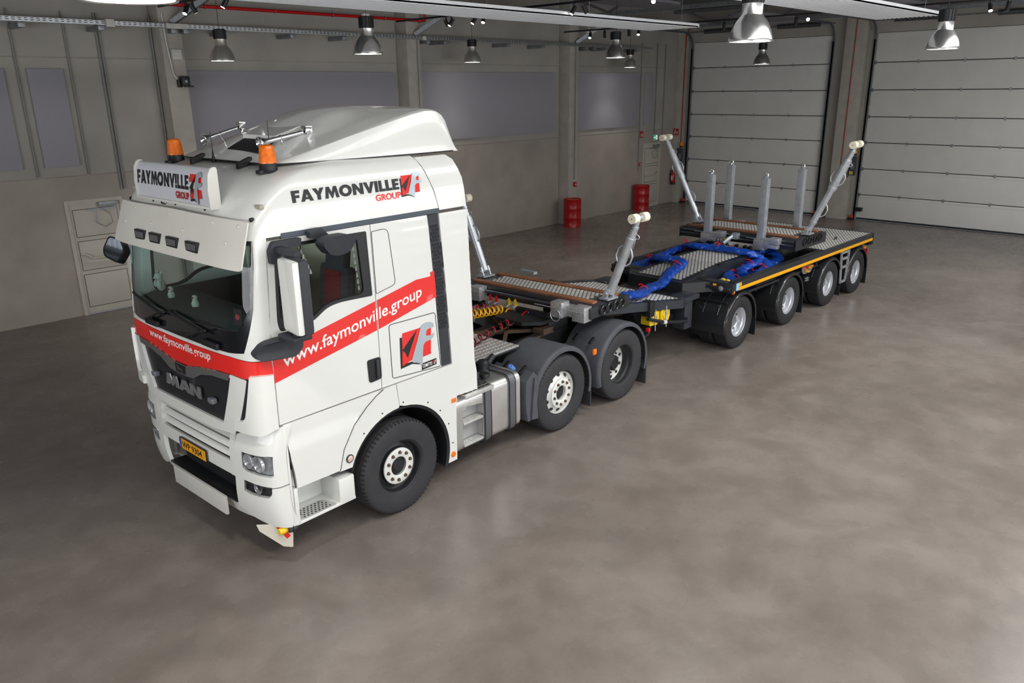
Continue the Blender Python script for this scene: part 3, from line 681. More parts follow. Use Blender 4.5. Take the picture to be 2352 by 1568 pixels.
for s in (-1, 1):
    vis = s < 0
    b = B(); patch(b, DOOR, side(s), .035, [WIN], .09); door = part('door', b, paint)
    b = B(); patch(b, WIN, side(s, off=-.006), .03, [GLS], .08); part('window_frame', b, black, door)
    b = B(); patch(b, GLS, side(s, off=-.018), .005, (), .12); part('side_window', b, glass_s, door)
    hx = [(-.37, 1.83), (-.195, 1.865), (-.2, 1.625), (-.355, 1.60)]
    b = B(); patch(b, rpoly([(-.365, 1.845), (-.20, 1.845), (-.20, 1.615), (-.355, 1.605)], .03), side(s, off=.012), .02, (), .06); dh = part('door_handle', b, black, door)
    part('grip', B().box((-.27, s*1.262, 1.63), (-.235, s*1.236, 1.83), bev=.008), trim, dh)
    # panel behind the door
    PNL = [(-.195, 3.17), (.53, 3.17), (.545, 3.05), (.625, 1.6), (.63, 1.505), (-.195, 1.505)]
    b = B(); patch(b, PNL, side(s, (.12, .55)), .035, (), .045); part('sleeper_panel', b, paint)
    def seamloop(poly, name, off=.002, r=.0045):
        fn = side(s, off=off); q = resample(poly, .08); part(name, B().tube([fn(x, z, 0) for x, z in q], r, 5, closed=True), seam)
    seamloop(rpoly([(-.19, 3.10), (.01, 3.11), (.06, 2.54), (-.19, 2.49)], [.01, .07, .05, .01]), 'panel_seam', r=.003)
    seamloop(rpoly([(-.062, 2.14), (.57, 2.135), (.622, 1.515), (-.056, 1.565)], .035), 'locker_seam', .001, .004)
    VNT = [(.54, 3.165), (.692, 3.165), (.70, 3.0), (.785, 1.5), (.635, 1.5), (.55, 3.0)]
    b = B(); patch(b, VNT, side(s, off=-.012), .03, (), .12); vent = part('vent_strip', b, trim)
    b = B(); fn = side(s, off=-.009)
    for grp in range(6):
        zt = 3.04-grp*.19
        for i in range(3):
            for j in range(5):
                xo = .638+(3.04-zt)*.054+(i-1)*.036+(.009 if j % 2 else -.009); zo = zt-j*.036
                b.prism([(xo+.015*math.cos(k*PI/3), zo+.019*math.sin(k*PI/3)) for k in range(6)], lambda x, z, d: fn(x, z, d), 0, .004)
    part('honeycomb_cells', b, M('cell_shadow', (.012, .013, .016), .7), vent, 0, kind='stuff')
    RF = [(.702, 3.165), (1.108, 3.165), (1.12, 2.6), (1.135, 2.0), (1.15, 1.45), (1.178, 1.3), (1.182, 1.075), (.835, 1.095), (.835, 1.3), (.80, 1.42), (.795, 1.5), (.71, 3.0)]
    b = B(); patch(b, RF, side(s, (.70, 1.14)), .035, (), .045); part('rear_fairing', b, paint)
    # lower panels
    LOW = [(-1.375, 1.49), (-.215, 1.49)]+list(reversed(OUTER[:-1]))+[(-.80, .815), (-1.29, .825), (-1.30, 1.0), (-1.335, 1.2)]
    fl = lambda x, z, d, s=s: (x, s*(1.225+.02*max(0, min(1, (1.30-z)/.03))-d), z)
    b = B(); patch(b, LOW, fl, .035, (), .06); part('lower_door_panel', b, paint)
    part('panel_edge', B().tube([fl(x, z, -.001) for x, z in ((-1.37, 1.49), (-1.335, 1.2), (-1.33, 1.14), (-1.31, .84))], .006, 5), seam)
    ARC = archpts(.70, 158, -17, 26)
    ARCH = [(-.795, .80)]+OUTER[1:]+[(-.03, 1.497), (.0, 1.25)]+[p for p in ARC if p[0] < .02][::-1]
    fa = lambda x, z, d, s=s: (x, s*(1.24-d), z)
    b = B(); patch(b, ARCH, fa, .04, (), .06); part('front_arch_panel', b, paint)
    ARR = [(-.02, 1.497), (.79, 1.497), (.83, 1.36), (.835, 1.10), (.82, 1.0), (.805, .325), (.675, .325)]+[p for p in ARC if p[0] > .012][::-1]+[(.005, 1.25)]
    b = B(); patch(b, ARR, fa, .04, (), .06); part('rear_arch_panel', b, paint)
    # black arch liner
    b = B(); pr = archpts(.705, 165, -20, 30); n = len(pr)
    for (y0, y1, r0, r1) in ((1.235, 1.225, .70, .665), (1.225, .62, .665, .665), (.62, .62, .665, .70), (.62, 1.235, .70, .70)):
        q0 = archpts(r0, 163, -20, 30); q1 = archpts(r1, 163, -20, 30)
        b.add([(x, s*y0, z) for x, z in q0]+[(x, s*y1, z) for x, z in q1], [(i, i+1, len(q0)+i+1, len(q0)+i) for i in range(len(q0)-1)])
    part('arch_liner', b, black)
    part('arch_seam', B().tube([(x, s*1.2455, z) for x, z in [(-.80, .81)]+OUTER[1:]], .004, 5), seam)
    rv = B()
    for a in (150, 130, 108, 86, 58, 40, 22, 2): rv.cyl((.745*math.cos(math.radians(a)), s*1.238, .53+.745*math.sin(math.radians(a))), (.745*math.cos(math.radians(a)), s*1.244, .53+.745*math.sin(math.radians(a))), .009, n=8)
    part('arch_rivets', rv, seam, None, 0)
    part('side_marker', B().lathe([(1e-4, .012), (.03, .012), (.036, 0)], (.745, s*1.24, .41), (0, s, 0), 18), amber)
    part('side_marker', B().box((.745, s*1.22, 1.04), (.815, s*1.25, 1.09), bev=.006), amber)
    part('side_marker', B().lathe([(.042, 0), (.045, .012), (.036, .02)], (-.675, s*1.238, .90), (0, s, 0), 20).lathe([(1e-4, .026), (.02, .024), (.036, .016)], (-.675, s*1.238, .90), (0, s, 0), 20, mi=1), [trim, M('pale_red_lens', srgb(206, 180, 170), .2, coat=.5)])
    # entry step box
    b = B(); b.box((-1.335, s*.90, .44), (-.64, s*.93, .86)).box((-1.335, s*.9, .44), (-.64, s*1.245, .47), bev=.008)
    b.box((-.83, s*.9, .44), (-.64, s*1.245, .72), bev=.02).box((-1.335, s*.9, .44), (-1.29, s*1.245, .83), bev=.012)
    stp = part('entry_step', b, paint)
    part('step_tread', B().prism(rpoly([(-1.27, s*1.24), (-.86, s*1.24), (-.93, s*1.06), (-1.14, s*1.04), (-1.26, s*1.12)], .03), lambda x, y, d: (x, y, d), .468, .482), tread, stp)
    b = B()
    for i in range(9):
        for j in range(5):
            x, y = -1.23+i*.042+(.02 if j % 2 else 0), s*(1.215-j*.034)
            if x < -.9-(1.215-abs(y))*.5: b.cyl((x, y, .482), (x, y, .4845), .010, n=8)
    part('tread_holes', b, seam, stp, 0, kind='stuff')
    # dark roof stripe
    b = B(); patch(b, [(-1.165, 3.222), (.70, 3.222), (.70, 3.176), (-1.17, 3.176)], side(s, off=.004), .02, (), .2); part('side_trim_strip', b, M('slate_trim', srgb(74, 82, 92), .5))
    # red diagonal stripe (flat film)
    fr = side(s, off=.0025)
    for poly, par in (([(-1.388, 2.18), (-.21, 2.421), (-.21, 2.124), (-1.388, 1.908)], door), ([(-.19, 2.425), (.585, 2.586), (.600, 2.299), (-.19, 2.128)], None)):
        b = B(); patch(b, poly, fr, .001, (), .1); part('red_stripe', b, redp, par)
    if not vis: continue
    fr = side(s, off=.0045)
    vf = text_fit('www.faymonville.group', 1.68, .118, .012)
    decal(vf, lambda u, v: fr(-1.285+u, 2.028+.172*u+.012*u*u+v, 0), 'web_address_lettering', lettw, TK)
# ---------------- logos
GLY = {'F': (.62, [[(0, 0), (.27, 0), (.27, .37), (.56, .37), (.56, .60), (.27, .60), (.27, .76), (.60, .76), (.60, 1), (0, 1)]]),
       'A': (.92, [[(0, 0), (.27, 0), (.335, .17), (.47, .17), (.47, .36), (.39, .36), (.47, .66), (.47, 1), (.33, 1)], [(.47, .17), (.605, .17), (.67, 0), (.94, 0), (.61, 1), (.47, 1), (.47, .66), (.55, .36), (.47, .36)]]),
       'Y': (.86, [[(.29, 0), (.56, 0), (.56, .42), (.86, 1), (.56, 1), (.425, .68), (.29, 1), (0, 1), (.29, .42)]]),
       'M': (1.12, [[(0, 0), (.25, 0), (.31, .58), (.50, 0), (.60, 0), (.79, .58), (.85, 0), (1.10, 0), (.96, 1), (.71, 1), (.55, .50), (.39, 1), (.14, 1)]]),
       'N': (.92, [[(0, 0), (.26, 0), (.26, .55), (.62, 0), (.88, 0), (.88, 1), (.62, 1), (.62, .45), (.26, 1), (0, 1)]]),
       'V': (.90, [[(.33, 0), (.55, 0), (.90, 1), (.61, 1), (.44, .42), (.27, 1), (-.02, 1)]]),
       'I': (.32, [[(0, 0), (.27, 0), (.27, 1), (0, 1)]]), 'L': (.58, [[(0, 0), (.56, 0), (.56, .24), (.27, .24), (.27, 1), (0, 1)]]),
       'E': (.62, [[(0, 0), (.58, 0), (.58, .23), (.27, .23), (.27, .39), (.55, .39), (.55, .61), (.27, .61), (.27, .77), (.58, .77), (.58, 1), (0, 1)]]), 'O': (1.06, None)}
def heavy_text(txt, width, height):
    vs, fs, x = [], [], 0.
    for ch in txt:
        adv, polys = GLY[ch]
        if polys is None:
            n = 24; k = len(vs)
            for i in range(n):
                c, s_ = math.cos(2*PI*i/n), math.sin(2*PI*i/n); vs += [(x+.50+.51*c, .5+.52*s_), (x+.50+.235*c, .5+.26*s_)]
            fs += [(k+2*i, k+2*((i+1) % n), k+2*((i+1) % n)+1, k+2*i+1) for i in range(n)]
        else:
            for p in polys:
                k = len(vs); vs += [(x+a, c) for a, c in p]; fs += [tuple(k+i for i in t) for t in tessellate_polygon([[Vector((a, c, 0)) for a, c in p]])]
        x += adv+.02
    w_ = max(v[0] for v in vs)
    return [(a*width/w_, c*height) for a, c in vs], fs
def zpt(x, y): return ((x-1260)/240, 1-((y+.229*(x-1260))-1031)/265)
FLOGO = [('black_shadow', lettb, [(1246, 1062), (1270, 1062), (1270, 1290), (1330, 1277), (1415, 1330), (1418, 1262), (1490, 1246), (1500, 1226), (1500, 1246), (1420, 1262), (1412, 1318), (1330, 1262), (1345, 1290), (1238, 1330)], .0005),
         ('red_square', redp, [(1265, 1030), (1420, 992), (1505, 972), (1492, 1222), (1425, 1238), (1330, 1258), (1252, 1302)], .001),
         ('black_arrow', lettb, [(1385, 1005), (1330, 1150), (1298, 1238), (1278, 1190), (1256, 1172)], .002),
         ('silver_f', None, [(1527, 955+30), (1522, 962), (1500, 950), (1465, 952), (1432, 968), (1410, 1000), (1385, 1090), (1330, 1255), (1415, 1312), (1426, 1180), (1432, 1140), (1450, 1115), (1500, 1098), (1526, 1068), (1526, 1040), (1505, 1062), (1455, 1062), (1462, 1020), (1480, 1005), (1527, 992)], .003)]
silverf = M('logo_silver', srgb(178, 190, 198), .35, .35, var=.08, scale=2)
def flogo(fn, w_, h_, par, name='group_emblem'):
    """red square, black arrow and silver f; fn(u, v, off) maps unit coordinates to the surface"""
    b = B()
    for i, (nm, m_, poly, off) in enumerate(FLOGO):
        p = [zpt(*q) for q in poly]
        if i == 0: p = [(-.07, .88), (-.0, .88), (-.0, .03), (.32, .03), (.32, .0), (.6, -.13), (.66, .13), (.98, .13), (.98, .08), (.66, .06), (.645, -.17), (.3, -.05), (-.09, -.09)]
        k = [Vector((a, c, 0)) for a, c in p]
        b.add([fn(a*w_, c*h_, off*2) for a, c in p], [tuple(t) for t in tessellate_polygon([k])], i)
    return b.obj(name, [lettb, redp, lettb, silverf], par, 0, fix=False)
fs_ = side(-1, off=.003)
decal(heavy_text('FAYMONVILLE', 1.21, .102), lambda u, v: fs_(-1.01+u, 3.462+v, -.001), 'company_lettering', lettb, TK)
decal(text_fit('GROUP', .315, .060, .03), lambda u, v: fs_(-.104+u, 3.378+v, -.001), 'group_lettering', redp, TK)
flogo(lambda u, v, o: fs_(.235+u, 3.40+v, -o), .232, .185, TK)
flogo(lambda u, v, o: fs_(.095+u, 1.668+v, -o), .40, .345, TK)
b = B(); patch(b, [(.35, 1.618), (.56, 1.625), (.56, 1.555), (.345, 1.545)], side(-1, off=.004), .002, (), .2); pl = part('partner_sticker', b, lettb)
fq = side(-1, off=.006)
decal(text_fit('COMETTO', .135, .038, .02), lambda u, v: fq(.358+u, 1.567+v, 0), 'sticker_lettering', lettw, pl)
flogo(lambda u, v, o: fq(.505+u, 1.57+v, -o*.5), .042, .04, pl, 'sticker_emblem')
# ---------------- cab front skin
def fpoly(pts): return [((A(p[0]) if len(p) < 3 else p[2])*K, p[1]) for p in pts]
WS = fpoly([(-1.10, 2.21), (-.9, 2.185), (-.42, 2.175), (0, 2.172), (.42, 2.175), (.9, 2.185), (1.10, 2.21)])+[(.62*K, 2.6), (.66*K, 2.95), (.66*K, 3.19), (-.66*K, 3.19), (-.66*K, 2.95), (-.62*K, 2.6)]
WSI = fpoly([(-1.04, 2.40), (-.9, 2.385), (-.42, 2.36), (0, 2.355), (.42, 2.36), (.9, 2.385), (1.04, 2.40)])+[(.57*K, 2.65), (.60*K, 3.15), (-.60*K, 3.15), (-.57*K, 2.65)]
b = B(); patch(b, [(-K, 2.145), (-.52*K, 2.145)]+fpoly([(-.9, 2.155), (-.42, 2.145), (0, 2.14), (.42, 2.145), (.9, 2.155)])+[(.52*K, 2.145), (K, 2.145), (K, 3.2), (-K, 3.2)], FP, .03, [WS], .07); part('windscreen_surround', b, paint)
b = B(); patch(b, WS, lambda p, z, d: F(p/K, z, d+.006), .012, [WSI], .08); part('windscreen_border', b, M('black_glass_border', (.008, .009, .012), .12, coat=.6))
b = B(); patch(b, WSI, lambda p, z, d: F(p/K, z, d+.008), .006, (), .1); part('windscreen', b, glass)
# red band below the screen and round the corner
RB = [(-K, 2.138), (-.52*K, 2.138)]+fpoly([(-.9, 2.15), (-.42, 2.14), (0, 2.135), (.42, 2.14), (.9, 2.15)])+[(.52*K, 2.138), (K, 2.138), (K, 1.91), (.8*K, 1.95), (.5*K, 1.975)]+fpoly([(.93, 1.99), (.7, 1.985), (.4, 1.95), (.12, 1.90), (-.12, 1.90), (-.4, 1.95), (-.7, 1.985), (-.93, 1.99)])+[(-.5*K, 1.975), (-.8*K, 1.95), (-K, 1.91)]
b = B(); patch(b, RB, FP, .03, (), .07); part('front_red_band', b, redp)
decal(text_fit('www.faymonville.group', 1.22, .075, .014), lambda u, v: F(A(.62-u), 2.045+v+.012*(abs(u-.61)/.6)**2, -.004), 'web_address_lettering', lettw, TK)
# grille surround and grille
GR = fpoly([(-.90, 1.955), (-.88, 1.90), (-.70, 1.47), (.70, 1.47), (.88, 1.90), (.90, 1.955), (.7, 1.945), (.4, 1.91), (.12, 1.86), (-.12, 1.86), (-.4, 1.91), (-.7, 1.945)])
SU = fpoly([(-1.11, 1.965), (-1.0, 1.62), (-.94, 1.50), (-.86, 1.40), (-.5, 1.365), (0, 1.355), (.5, 1.365), (.86, 1.40), (.94, 1.50), (1.0, 1.62), (1.11, 1.965), (.93, 1.985), (.7, 1.98), (.4, 1.945), (.12, 1.895), (-.12, 1.895), (-.4, 1.945), (-.7, 1.98), (-.93, 1.985)])
b = B(); patch(b, SU, lambda p, z, d: F(p/K, z, d-.006), .05, [GR], .06); part('grille_surround', b, paint)
b = B(); patch(b, GR, lambda p, z, d: F(p/K, z, d+.02), .02, (), .1); grl = part('grille', b, M('black_grille', (.014, .015, .018), .45, var=.2, scale=60))
CH = fpoly([(-.90, 1.985), (-.7, 1.98), (-.4, 1.945), (-.12, 1.895), (.12, 1.895), (.4, 1.945), (.7, 1.98), (.90, 1.985), (.87, 1.925), (.6, 1.915), (.4, 1.875), (.24, 1.80), (.12, 1.785), (-.12, 1.785), (-.24, 1.80), (-.4, 1.875), (-.6, 1.915), (-.87, 1.925)])
b = B(); patch(b, CH, lambda p, z, d: F(p/K, z, d-.012), .02, (), .06); part('chrome_bar', b, M('satin_chrome', (.55, .57, .60), .2, .9, var=.05))
b = B(); patch(b, fpoly([(-.1, 1.885), (-.085, 1.80), (.085, 1.80), (.1, 1.885)]), lambda p, z, d: F(p/K, z, d-.018), .01, (), .1); em = part('emblem_badge', b, black_gl)
lion = [(.05, .01), (.045, .04), (.02, .045), (-.02, .05), (-.03, .07), (-.055, .072), (-.06, .05), (-.045, .045), (-.045, .01), (-.03, .01), (-.03, .03), (.02, .03), (.03, .01)]
decal(([(a, c) for a, c in lion], [tuple(t) for t in tessellate_polygon([[Vector((a, c, 0)) for a, c in lion]])]), lambda u, v: F(A(-u), 1.802+v, -.0195), 'lion_emblem', chrome, em)
b = B(); tv, tf = heavy_text('MAN', .70, .118)
fm = lambda u, v, d: F(A(.35-u), 1.612+v, -.004-d)
n = len(tv); b.add([fm(x, y, .012) for x, y in tv]+[fm(x, y, 0) for x, y in tv], [tuple(f) for f in tf]+[tuple(n+i for i in reversed(f)) for f in tf])
x0 = 0
for ch in 'MAN':
    sc = .70/(sum(GLY[c][0]+.02 for c in 'MA')+.88)
    for pl_ in GLY[ch][1]:
        q = [(x0*sc+a*sc, c*.118) for a, c in pl_]; m_ = len(q)
        b.add([fm(x, y, .012) for x, y in q]+[fm(x, y, 0) for x, y in q], [(i, (i+1) % m_, m_+(i+1) % m_, m_+i) for i in range(m_)])
    x0 += GLY[ch][0]+.02
part('maker_lettering', b, M('silver_letters', (.5, .5, .52), .3, .8), grl, 0)
for y in (.575, -.575):
    part('front_strobe', B().box((-1.70, y-.045, 1.635), (-1.645, y+.045, 1.69), bev=.015), M('smoked_lens', (.16, .17, .2), .12, coat=.6), grl)
# corner air deflectors with slot
for s in (-1, 1):
    C1 = [(s*.52*K, 2.015), (s*.7*K, 2.02), (s*K, 2.0), (s*K, 1.49), (s*.6*K, 1.455), (s*A(.91)*-s*K if 0 else s*abs(A(.90))*K, 1.46), (s*abs(A(.91))*K, 1.545), (s*abs(A(1.02))*K, 1.57), (s*abs(A(1.06))*K, 1.62)]
    b = B(); patch(b, C1, lambda p, z, d: F(p/K, z, d-.032), .04, (), .07); part('corner_deflector', b, paint)
    b = B(); patch(b, [(s*abs(A(1.125))*K, 1.97), (s*abs(A(1.07))*K, 1.62), (s*abs(A(1.0))*K, 1.575), (s*abs(A(1.0))*K, 1.62), (s*abs(A(1.10))*K, 1.97)], lambda p, z, d: F(p/K, z, d-.004), .02, (), .05); part('deflector_slot', b, black)
# ---------------- bumper
def gp(pts): return [((abs(A(p[0], 1.25)) if len(p) < 3 else p[2])*math.copysign(1, p[0])*K, p[1]) for p in pts]
hl_w = M('headlamp_bowl', (.34, .345, .35), .35, .0, var=.3, scale=16)
for s in (-1, 1):
    HL = [(s*q[0], q[1]) for q in gp([(.885, 1.215), (.88, 1.05), (.93, 1.025), (1.205, 1.015), (1.225, 1.03), (1.228, 1.225), (1.2, 1.23)])]
    FG = [(s*q[0], q[1]) for q in gp([(.88, .925), (.86, .80), (.95, .79), (1.17, .80), (1.20, .84), (1.205, .915)])]
    CP = [(s*q[0], q[1]) for q in gp([(.80, 1.36), (.76, 1.15), (.74, .915), (.72, .70), (.70, .60), (.88, .525), (1.1, .485), (1, .455, .8), (1, .455, 1.0), (1, .9, 1.0), (1, 1.46, 1.0), (1, 1.485, .75), (1.0, 1.46), (.88, 1.40)])]
    b = B(); patch(b, CP, GP, .035, [HL, FG], .055); bc = part('bumper_corner', b, paint)
    b = B(); patch(b, HL, lambda p, z, d: G(p/K, z, d+.004), .004, (), .08); part('headlamp_lens', b, glass_c, bc)
    b = B(); patch(b, HL, lambda p, z, d: G(p/K, z, d+.045), .01, (), .08)
    hb = part('headlamp_bowl', b, hl_w, bc)
    for yy, zz, r in ((.98, 1.13, .07), (1.11, 1.125, .075)):
        p = G(s*abs(A(yy, 1.25)), zz, .035); b = B().lathe([(1e-4, .03), (r*.55, .02), (r*.9, -.012), (r, -.03), (r*1.05, -.03), (r*1.05, .0)], p, (1, 0, 0), 20); part('headlamp_reflector', b, M('lamp_reflector', (.62, .63, .64), .18, .55, var=.05), bc)
    b = B(); patch(b, FG, lambda p, z, d: G(p/K, z, d+.05), .01, (), .08); part('fog_lamp_housing', b, black, bc)
    p = G(s*abs(A(1.06, 1.25)), .865, .04); part('fog_lamp', B().lathe([(1e-4, .025), (.04, .012), (.06, -.01), (.064, -.02)], p, (1, 0, 0), 20), MATS['lamp_reflector'], bc)
    b = B(); patch(b, FG, lambda p, z, d: G(p/K, z, d+.006), .004, (), .08); part('fog_lamp_lens', b, glass_c, bc)
    gpx = [G(a*s, .907, -.001) for a in (.30, .4, .5, .6, .7, .8, .9, 1.0)]
    part('bumper_seam', B().tube(gpx, .0035, 5), seam)
    # side return of the bumper towards the step
    b = B().box((-1.385, s*1.10, .46), (-1.345, s*1.25, 1.48), bev=.008); part('bumper_return', b, paint)
# louvred centre
def louv(zlo, zhi, d): return gp([(-.78, zlo)])+[((A(y, 1.25))*K, zlo) for y in (-.4, 0, .4)]+gp([(.78, zlo)])+[((A(.78, 1.25))*K, zhi)]+[((A(y, 1.25))*K, zhi) for y in (.4, 0, -.4)]+[((A(-.78, 1.25))*K, zhi)]
for zlo, zhi in ((1.30, 1.35), (1.208, 1.25), (1.113, 1.157), (.925, 1.066)):
    b = B(); patch(b, louv(zlo, zhi, 0), lambda p, z, d, zl=zlo: G(p/K, z, d+.045*min(1, max(0, (z-zl)/.05))*(1 if zl > 1 else 0)), .03, (), .06); part('louvre', b, paint)
b = B(); patch(b, louv(.92, 1.36, 0), lambda p, z, d: G(p/K, z, d+.12), .012, (), .12); part('louvre_backing', b, M('louvre_slot_shade', srgb(120, 119, 114), .6))  # grey puts the shade inside the slots into the colour
for s in (-1, 1):
    b = B(); patch(b, [(s*q[0], q[1]) for q in gp([(.70, 1.36), (.785, 1.365), (.755, .92), (.68, .92)])], GP, .08, (), .1); part('louvre_cheek', b, paint)
b = B(); patch(b, gp([(-.72, .94), (-.70, .62)])+[(0, .60)]+gp([(.70, .62), (.72, .94)])+[(0, .94)], lambda p, z, d: G(p/K, z, d+.16), .01, (), .12); part('lower_intake', b, M('intake_black', (.01, .011, .013), .6))
part('intake_shelf', B().box((-1.62, -.68, .61), (-1.45, .68, .625)), chassis)
b = B().box((-1.665, -.53, .435), (-1.635, .53, .635), bev=.006); part('lower_plate', b, M('grey_white_plate', srgb(196, 194, 188), .5, var=.05))
b = B(); patch(b, gp([(-1.0, .50), (-.55, .44)])+[(0, .43)]+gp([(.55, .44), (1.0, .50), (1.0, .56), (.6, .585)])+[(0, .59)]+gp([(-.6, .585), (-1.0, .56)]), lambda p, z, d: G(p/K, z, d+.03), .03, (), .1); part('lower_bumper', b, paint)
# number plate
pl = part('number_plate', B().box((-1.668, -.268, .925), (-1.652, .268, 1.045), bev=.004), black)
part('plate_face', B().box((-1.672, -.262, .93), (-1.667, .262, 1.04)), M('plate_yellow', srgb(232, 160, 20), .4, var=.02), pl)
part('blue_band', B().box((-1.6735, .222, .93), (-1.6715, .262, 1.04)), M('plate_blue', srgb(20, 70, 170), .4, var=.02), pl)
decal(text_fit('L', .014, .022), lambda u, v: (-1.6745, .250-u, .945+v), 'country_letter', lettw, pl)
decal(text_fit('WP 9304', .40, .068, .012), lambda u, v: (-1.674, .205-u, .951+v), 'plate_characters', lettb, pl)
# mud deflector and yellow lamp under the near bumper corner
b = B(); b.prism([(0, .50), (.02, .43), (.20, .25), (.27, .235), (.29, .48)], lambda u, z, d: (-1.62+.85*u-d, -1.02-.75*u, z), 0, .012); mf = part('mud_deflector', b, M('pale_flap', srgb(206, 200, 186), .5))
b = B(); b.prism([(.16, .46), (.22, .46), (.27, .36), (.24, .33)], lambda u, z, d: (-1.62+.85*u-d, -1.02-.75*u, z), .011, .015); part('red_flap_mark', b, redp, mf)
part('yellow_lamp', B().lathe([(1e-4, -.05), (.03, -.045), (.04, 0), (.03, .045), (1e-4, .05)], (-1.46, -1.19, .43), (1, 0, 0), 16), M('yellow_glass', srgb(230, 190, 10), .2, coat=.5))
part('sensor_bracket', B().cyl((-1.42, -1.225, .43), (-1.34, -1.225, .43), .03, n=12).cyl((-1.385, -1.225, .43), (-1.375, -1.225, .43), .045, n=12), trim)
# ---------------- roof shell (plan contours lofted upwards)
ZS = [3.2, 3.23, 3.3, 3.4, 3.5, 3.58, 3.64, 3.68, 3.715, 3.74, 3.757, 3.768, 3.775]
def roof_ring(z, xr):
    pts = []
    for i in range(49):
        a = -1+2*i/48; pts.append(F(a, z))
    w = lerp(WC, z); k = 8
    xs = [xr(z) for _ in range(1)][0]
    xf = pts[0][0]
    left = [(xf+(xs-xf)*j/k, -w, z) for j in range(k, 0, -1)]; right = [(xf+(xs-xf)*j/k, w, z) for j in range(1, k+1)]
    return left+pts+right
xr = lambda z: .70-.22*((z-3.2)/.57)**1.3
b = B(); rings = [roof_ring(z, xr) for z in ZS]; n = len(rings[0])
for r in rings: b.add(r, [])
for j in range(len(rings)-1): b.f += [(j*n+i, j*n+i+1, (j+1)*n+i+1, (j+1)*n+i) for i in range(n-1)]
b.f += [((len(rings)-1)*n+i, (len(rings)-1)*n+i+1, (len(rings)-1)*n+n-2-i, (len(rings)-1)*n+n-1-i) for i in range(n//2-1)]
b.mi = [0]*len(b.f); roof = part('roof_shell', b, paint, None, 30)
# rear roof fairing
for s in (-1, 1):
    xa = lambda z: xr(z)+.012
    b = B(); patch(b, [(xa(3.2), 3.2), (1.105, 3.2), (1.07, 3.5), (1.0, 3.69), (.94, 3.74), (xa(3.74), 3.74), (xa(3.6), 3.6), (xa(3.4), 3.4)], side(s), .04, (), .09); part('roof_fairing', b, paint)
part('cab_rear_wall', B().box((.60, -1.16, 1.2), (.66, 1.16, 3.6)), paint)
# spoiler: sections along x
b = B(); ST = [-.955, -.93, -.88, -.78, -.6, -.4, -.2, 0, .2, .4, .6, .76, .86, .93, .99, 1.04, 1.08, 1.12, 1.16]
def sp_sec(x):
    w = lerp([(-.955, .78), (-.93, .84), (-.88, .89), (-.6, .96), (0, 1.02), (.6, 1.055), (1.16, 1.06)], x)
    hc = lerp([(-.955, .0), (-.93, .012), (-.88, .025), (-.78, .05), (-.6, .10), (-.4, .155), (-.2, .21), (0, .262), (.2, .312), (.4, .362), (.6, .408), (.76, .435), (.86, .435), (.93, .42), (.99, .385), (1.04, .32), (1.08, .225), (1.12, .115), (1.16, .0)], x)
    ht = lerp([(-.955, .0), (-.93, .02), (-.88, .048), (-.78, .10), (-.6, .185), (-.4, .265), (-.2, .335), (0, .395), (.2, .43), (.4, .445), (.6, .455), (.76, .462), (.86, .46), (.93, .44), (.99, .40), (1.04, .33), (1.08, .235), (1.12, .12), (1.16, .0)], x)
    pts = []; m = 40
    for i in range(m+1):
        t = -1+2*i/m; c = abs(t)
        if c > .62: u = (1-c)/.38; y = w-.055*u*u; z = 3.765+hc*.93*u
        elif c > .5: u = (.62-c)/.12; a = u*PI/2; y = w-.055-.075*(1-math.cos(a)); z = 3.765+hc*(.93+.07*math.sin(a))
        else: u = (.5-c)/.5; y = (w-.13)*(1-u); z = 3.765+hc+(ht-hc)*math.sin(u*PI/2)**.8
        hump = 0
        if abs(y) < .50 and -.5 < x < .62:
            e = max(0, min(1, (.50-abs(y))/.13)); g = max(0, min(1, (x+.5)/.6))*(1 if x < .42 else max(0, (.62-x)/.2)); e = e*e*(3-2*e); hump = .035*e*g
        dip = 0
        if .5 < abs(y) < .82 and -.75 < x < .3: dip = -.03*math.sin((abs(y)-.5)/.32*PI)*math.sin((x+.75)/1.05*PI)
        if c <= .5: z += hump+dip
        pts.append((x, math.copysign(y, t), z))
    return pts
secs = [sp_sec(x) for x in ST]; n = len(secs[0])
for q in secs: b.add(q, [])
for j in range(len(secs)-1): b.f += [(j*n+i, j*n+i+1, (j+1)*n+i+1, (j+1)*n+i) for i in range(n-1)]
for j in range(len(secs)-1): b.f.append((j*n, (j+1)*n, (j+1)*n+n-1, j*n+n-1))
b.mi = [0]*len(b.f); spo = part('roof_spoiler', b, paint, None, 32)
part('spoiler_seam', B().tube([(x, -(lerp([(-.955, .78), (-.93, .84), (-.88, .89), (-.6, .96), (0, 1.02), (.6, 1.055), (1.16, 1.06)], x)+.002), 3.768) for x in ST[:-2]], .007, 5), seam, spo)
part('spoiler_seam', B().tube([(-.957, y, 3.765) for y in (-.8, -.4, 0, .4, .8)], .006, 5), seam, spo)
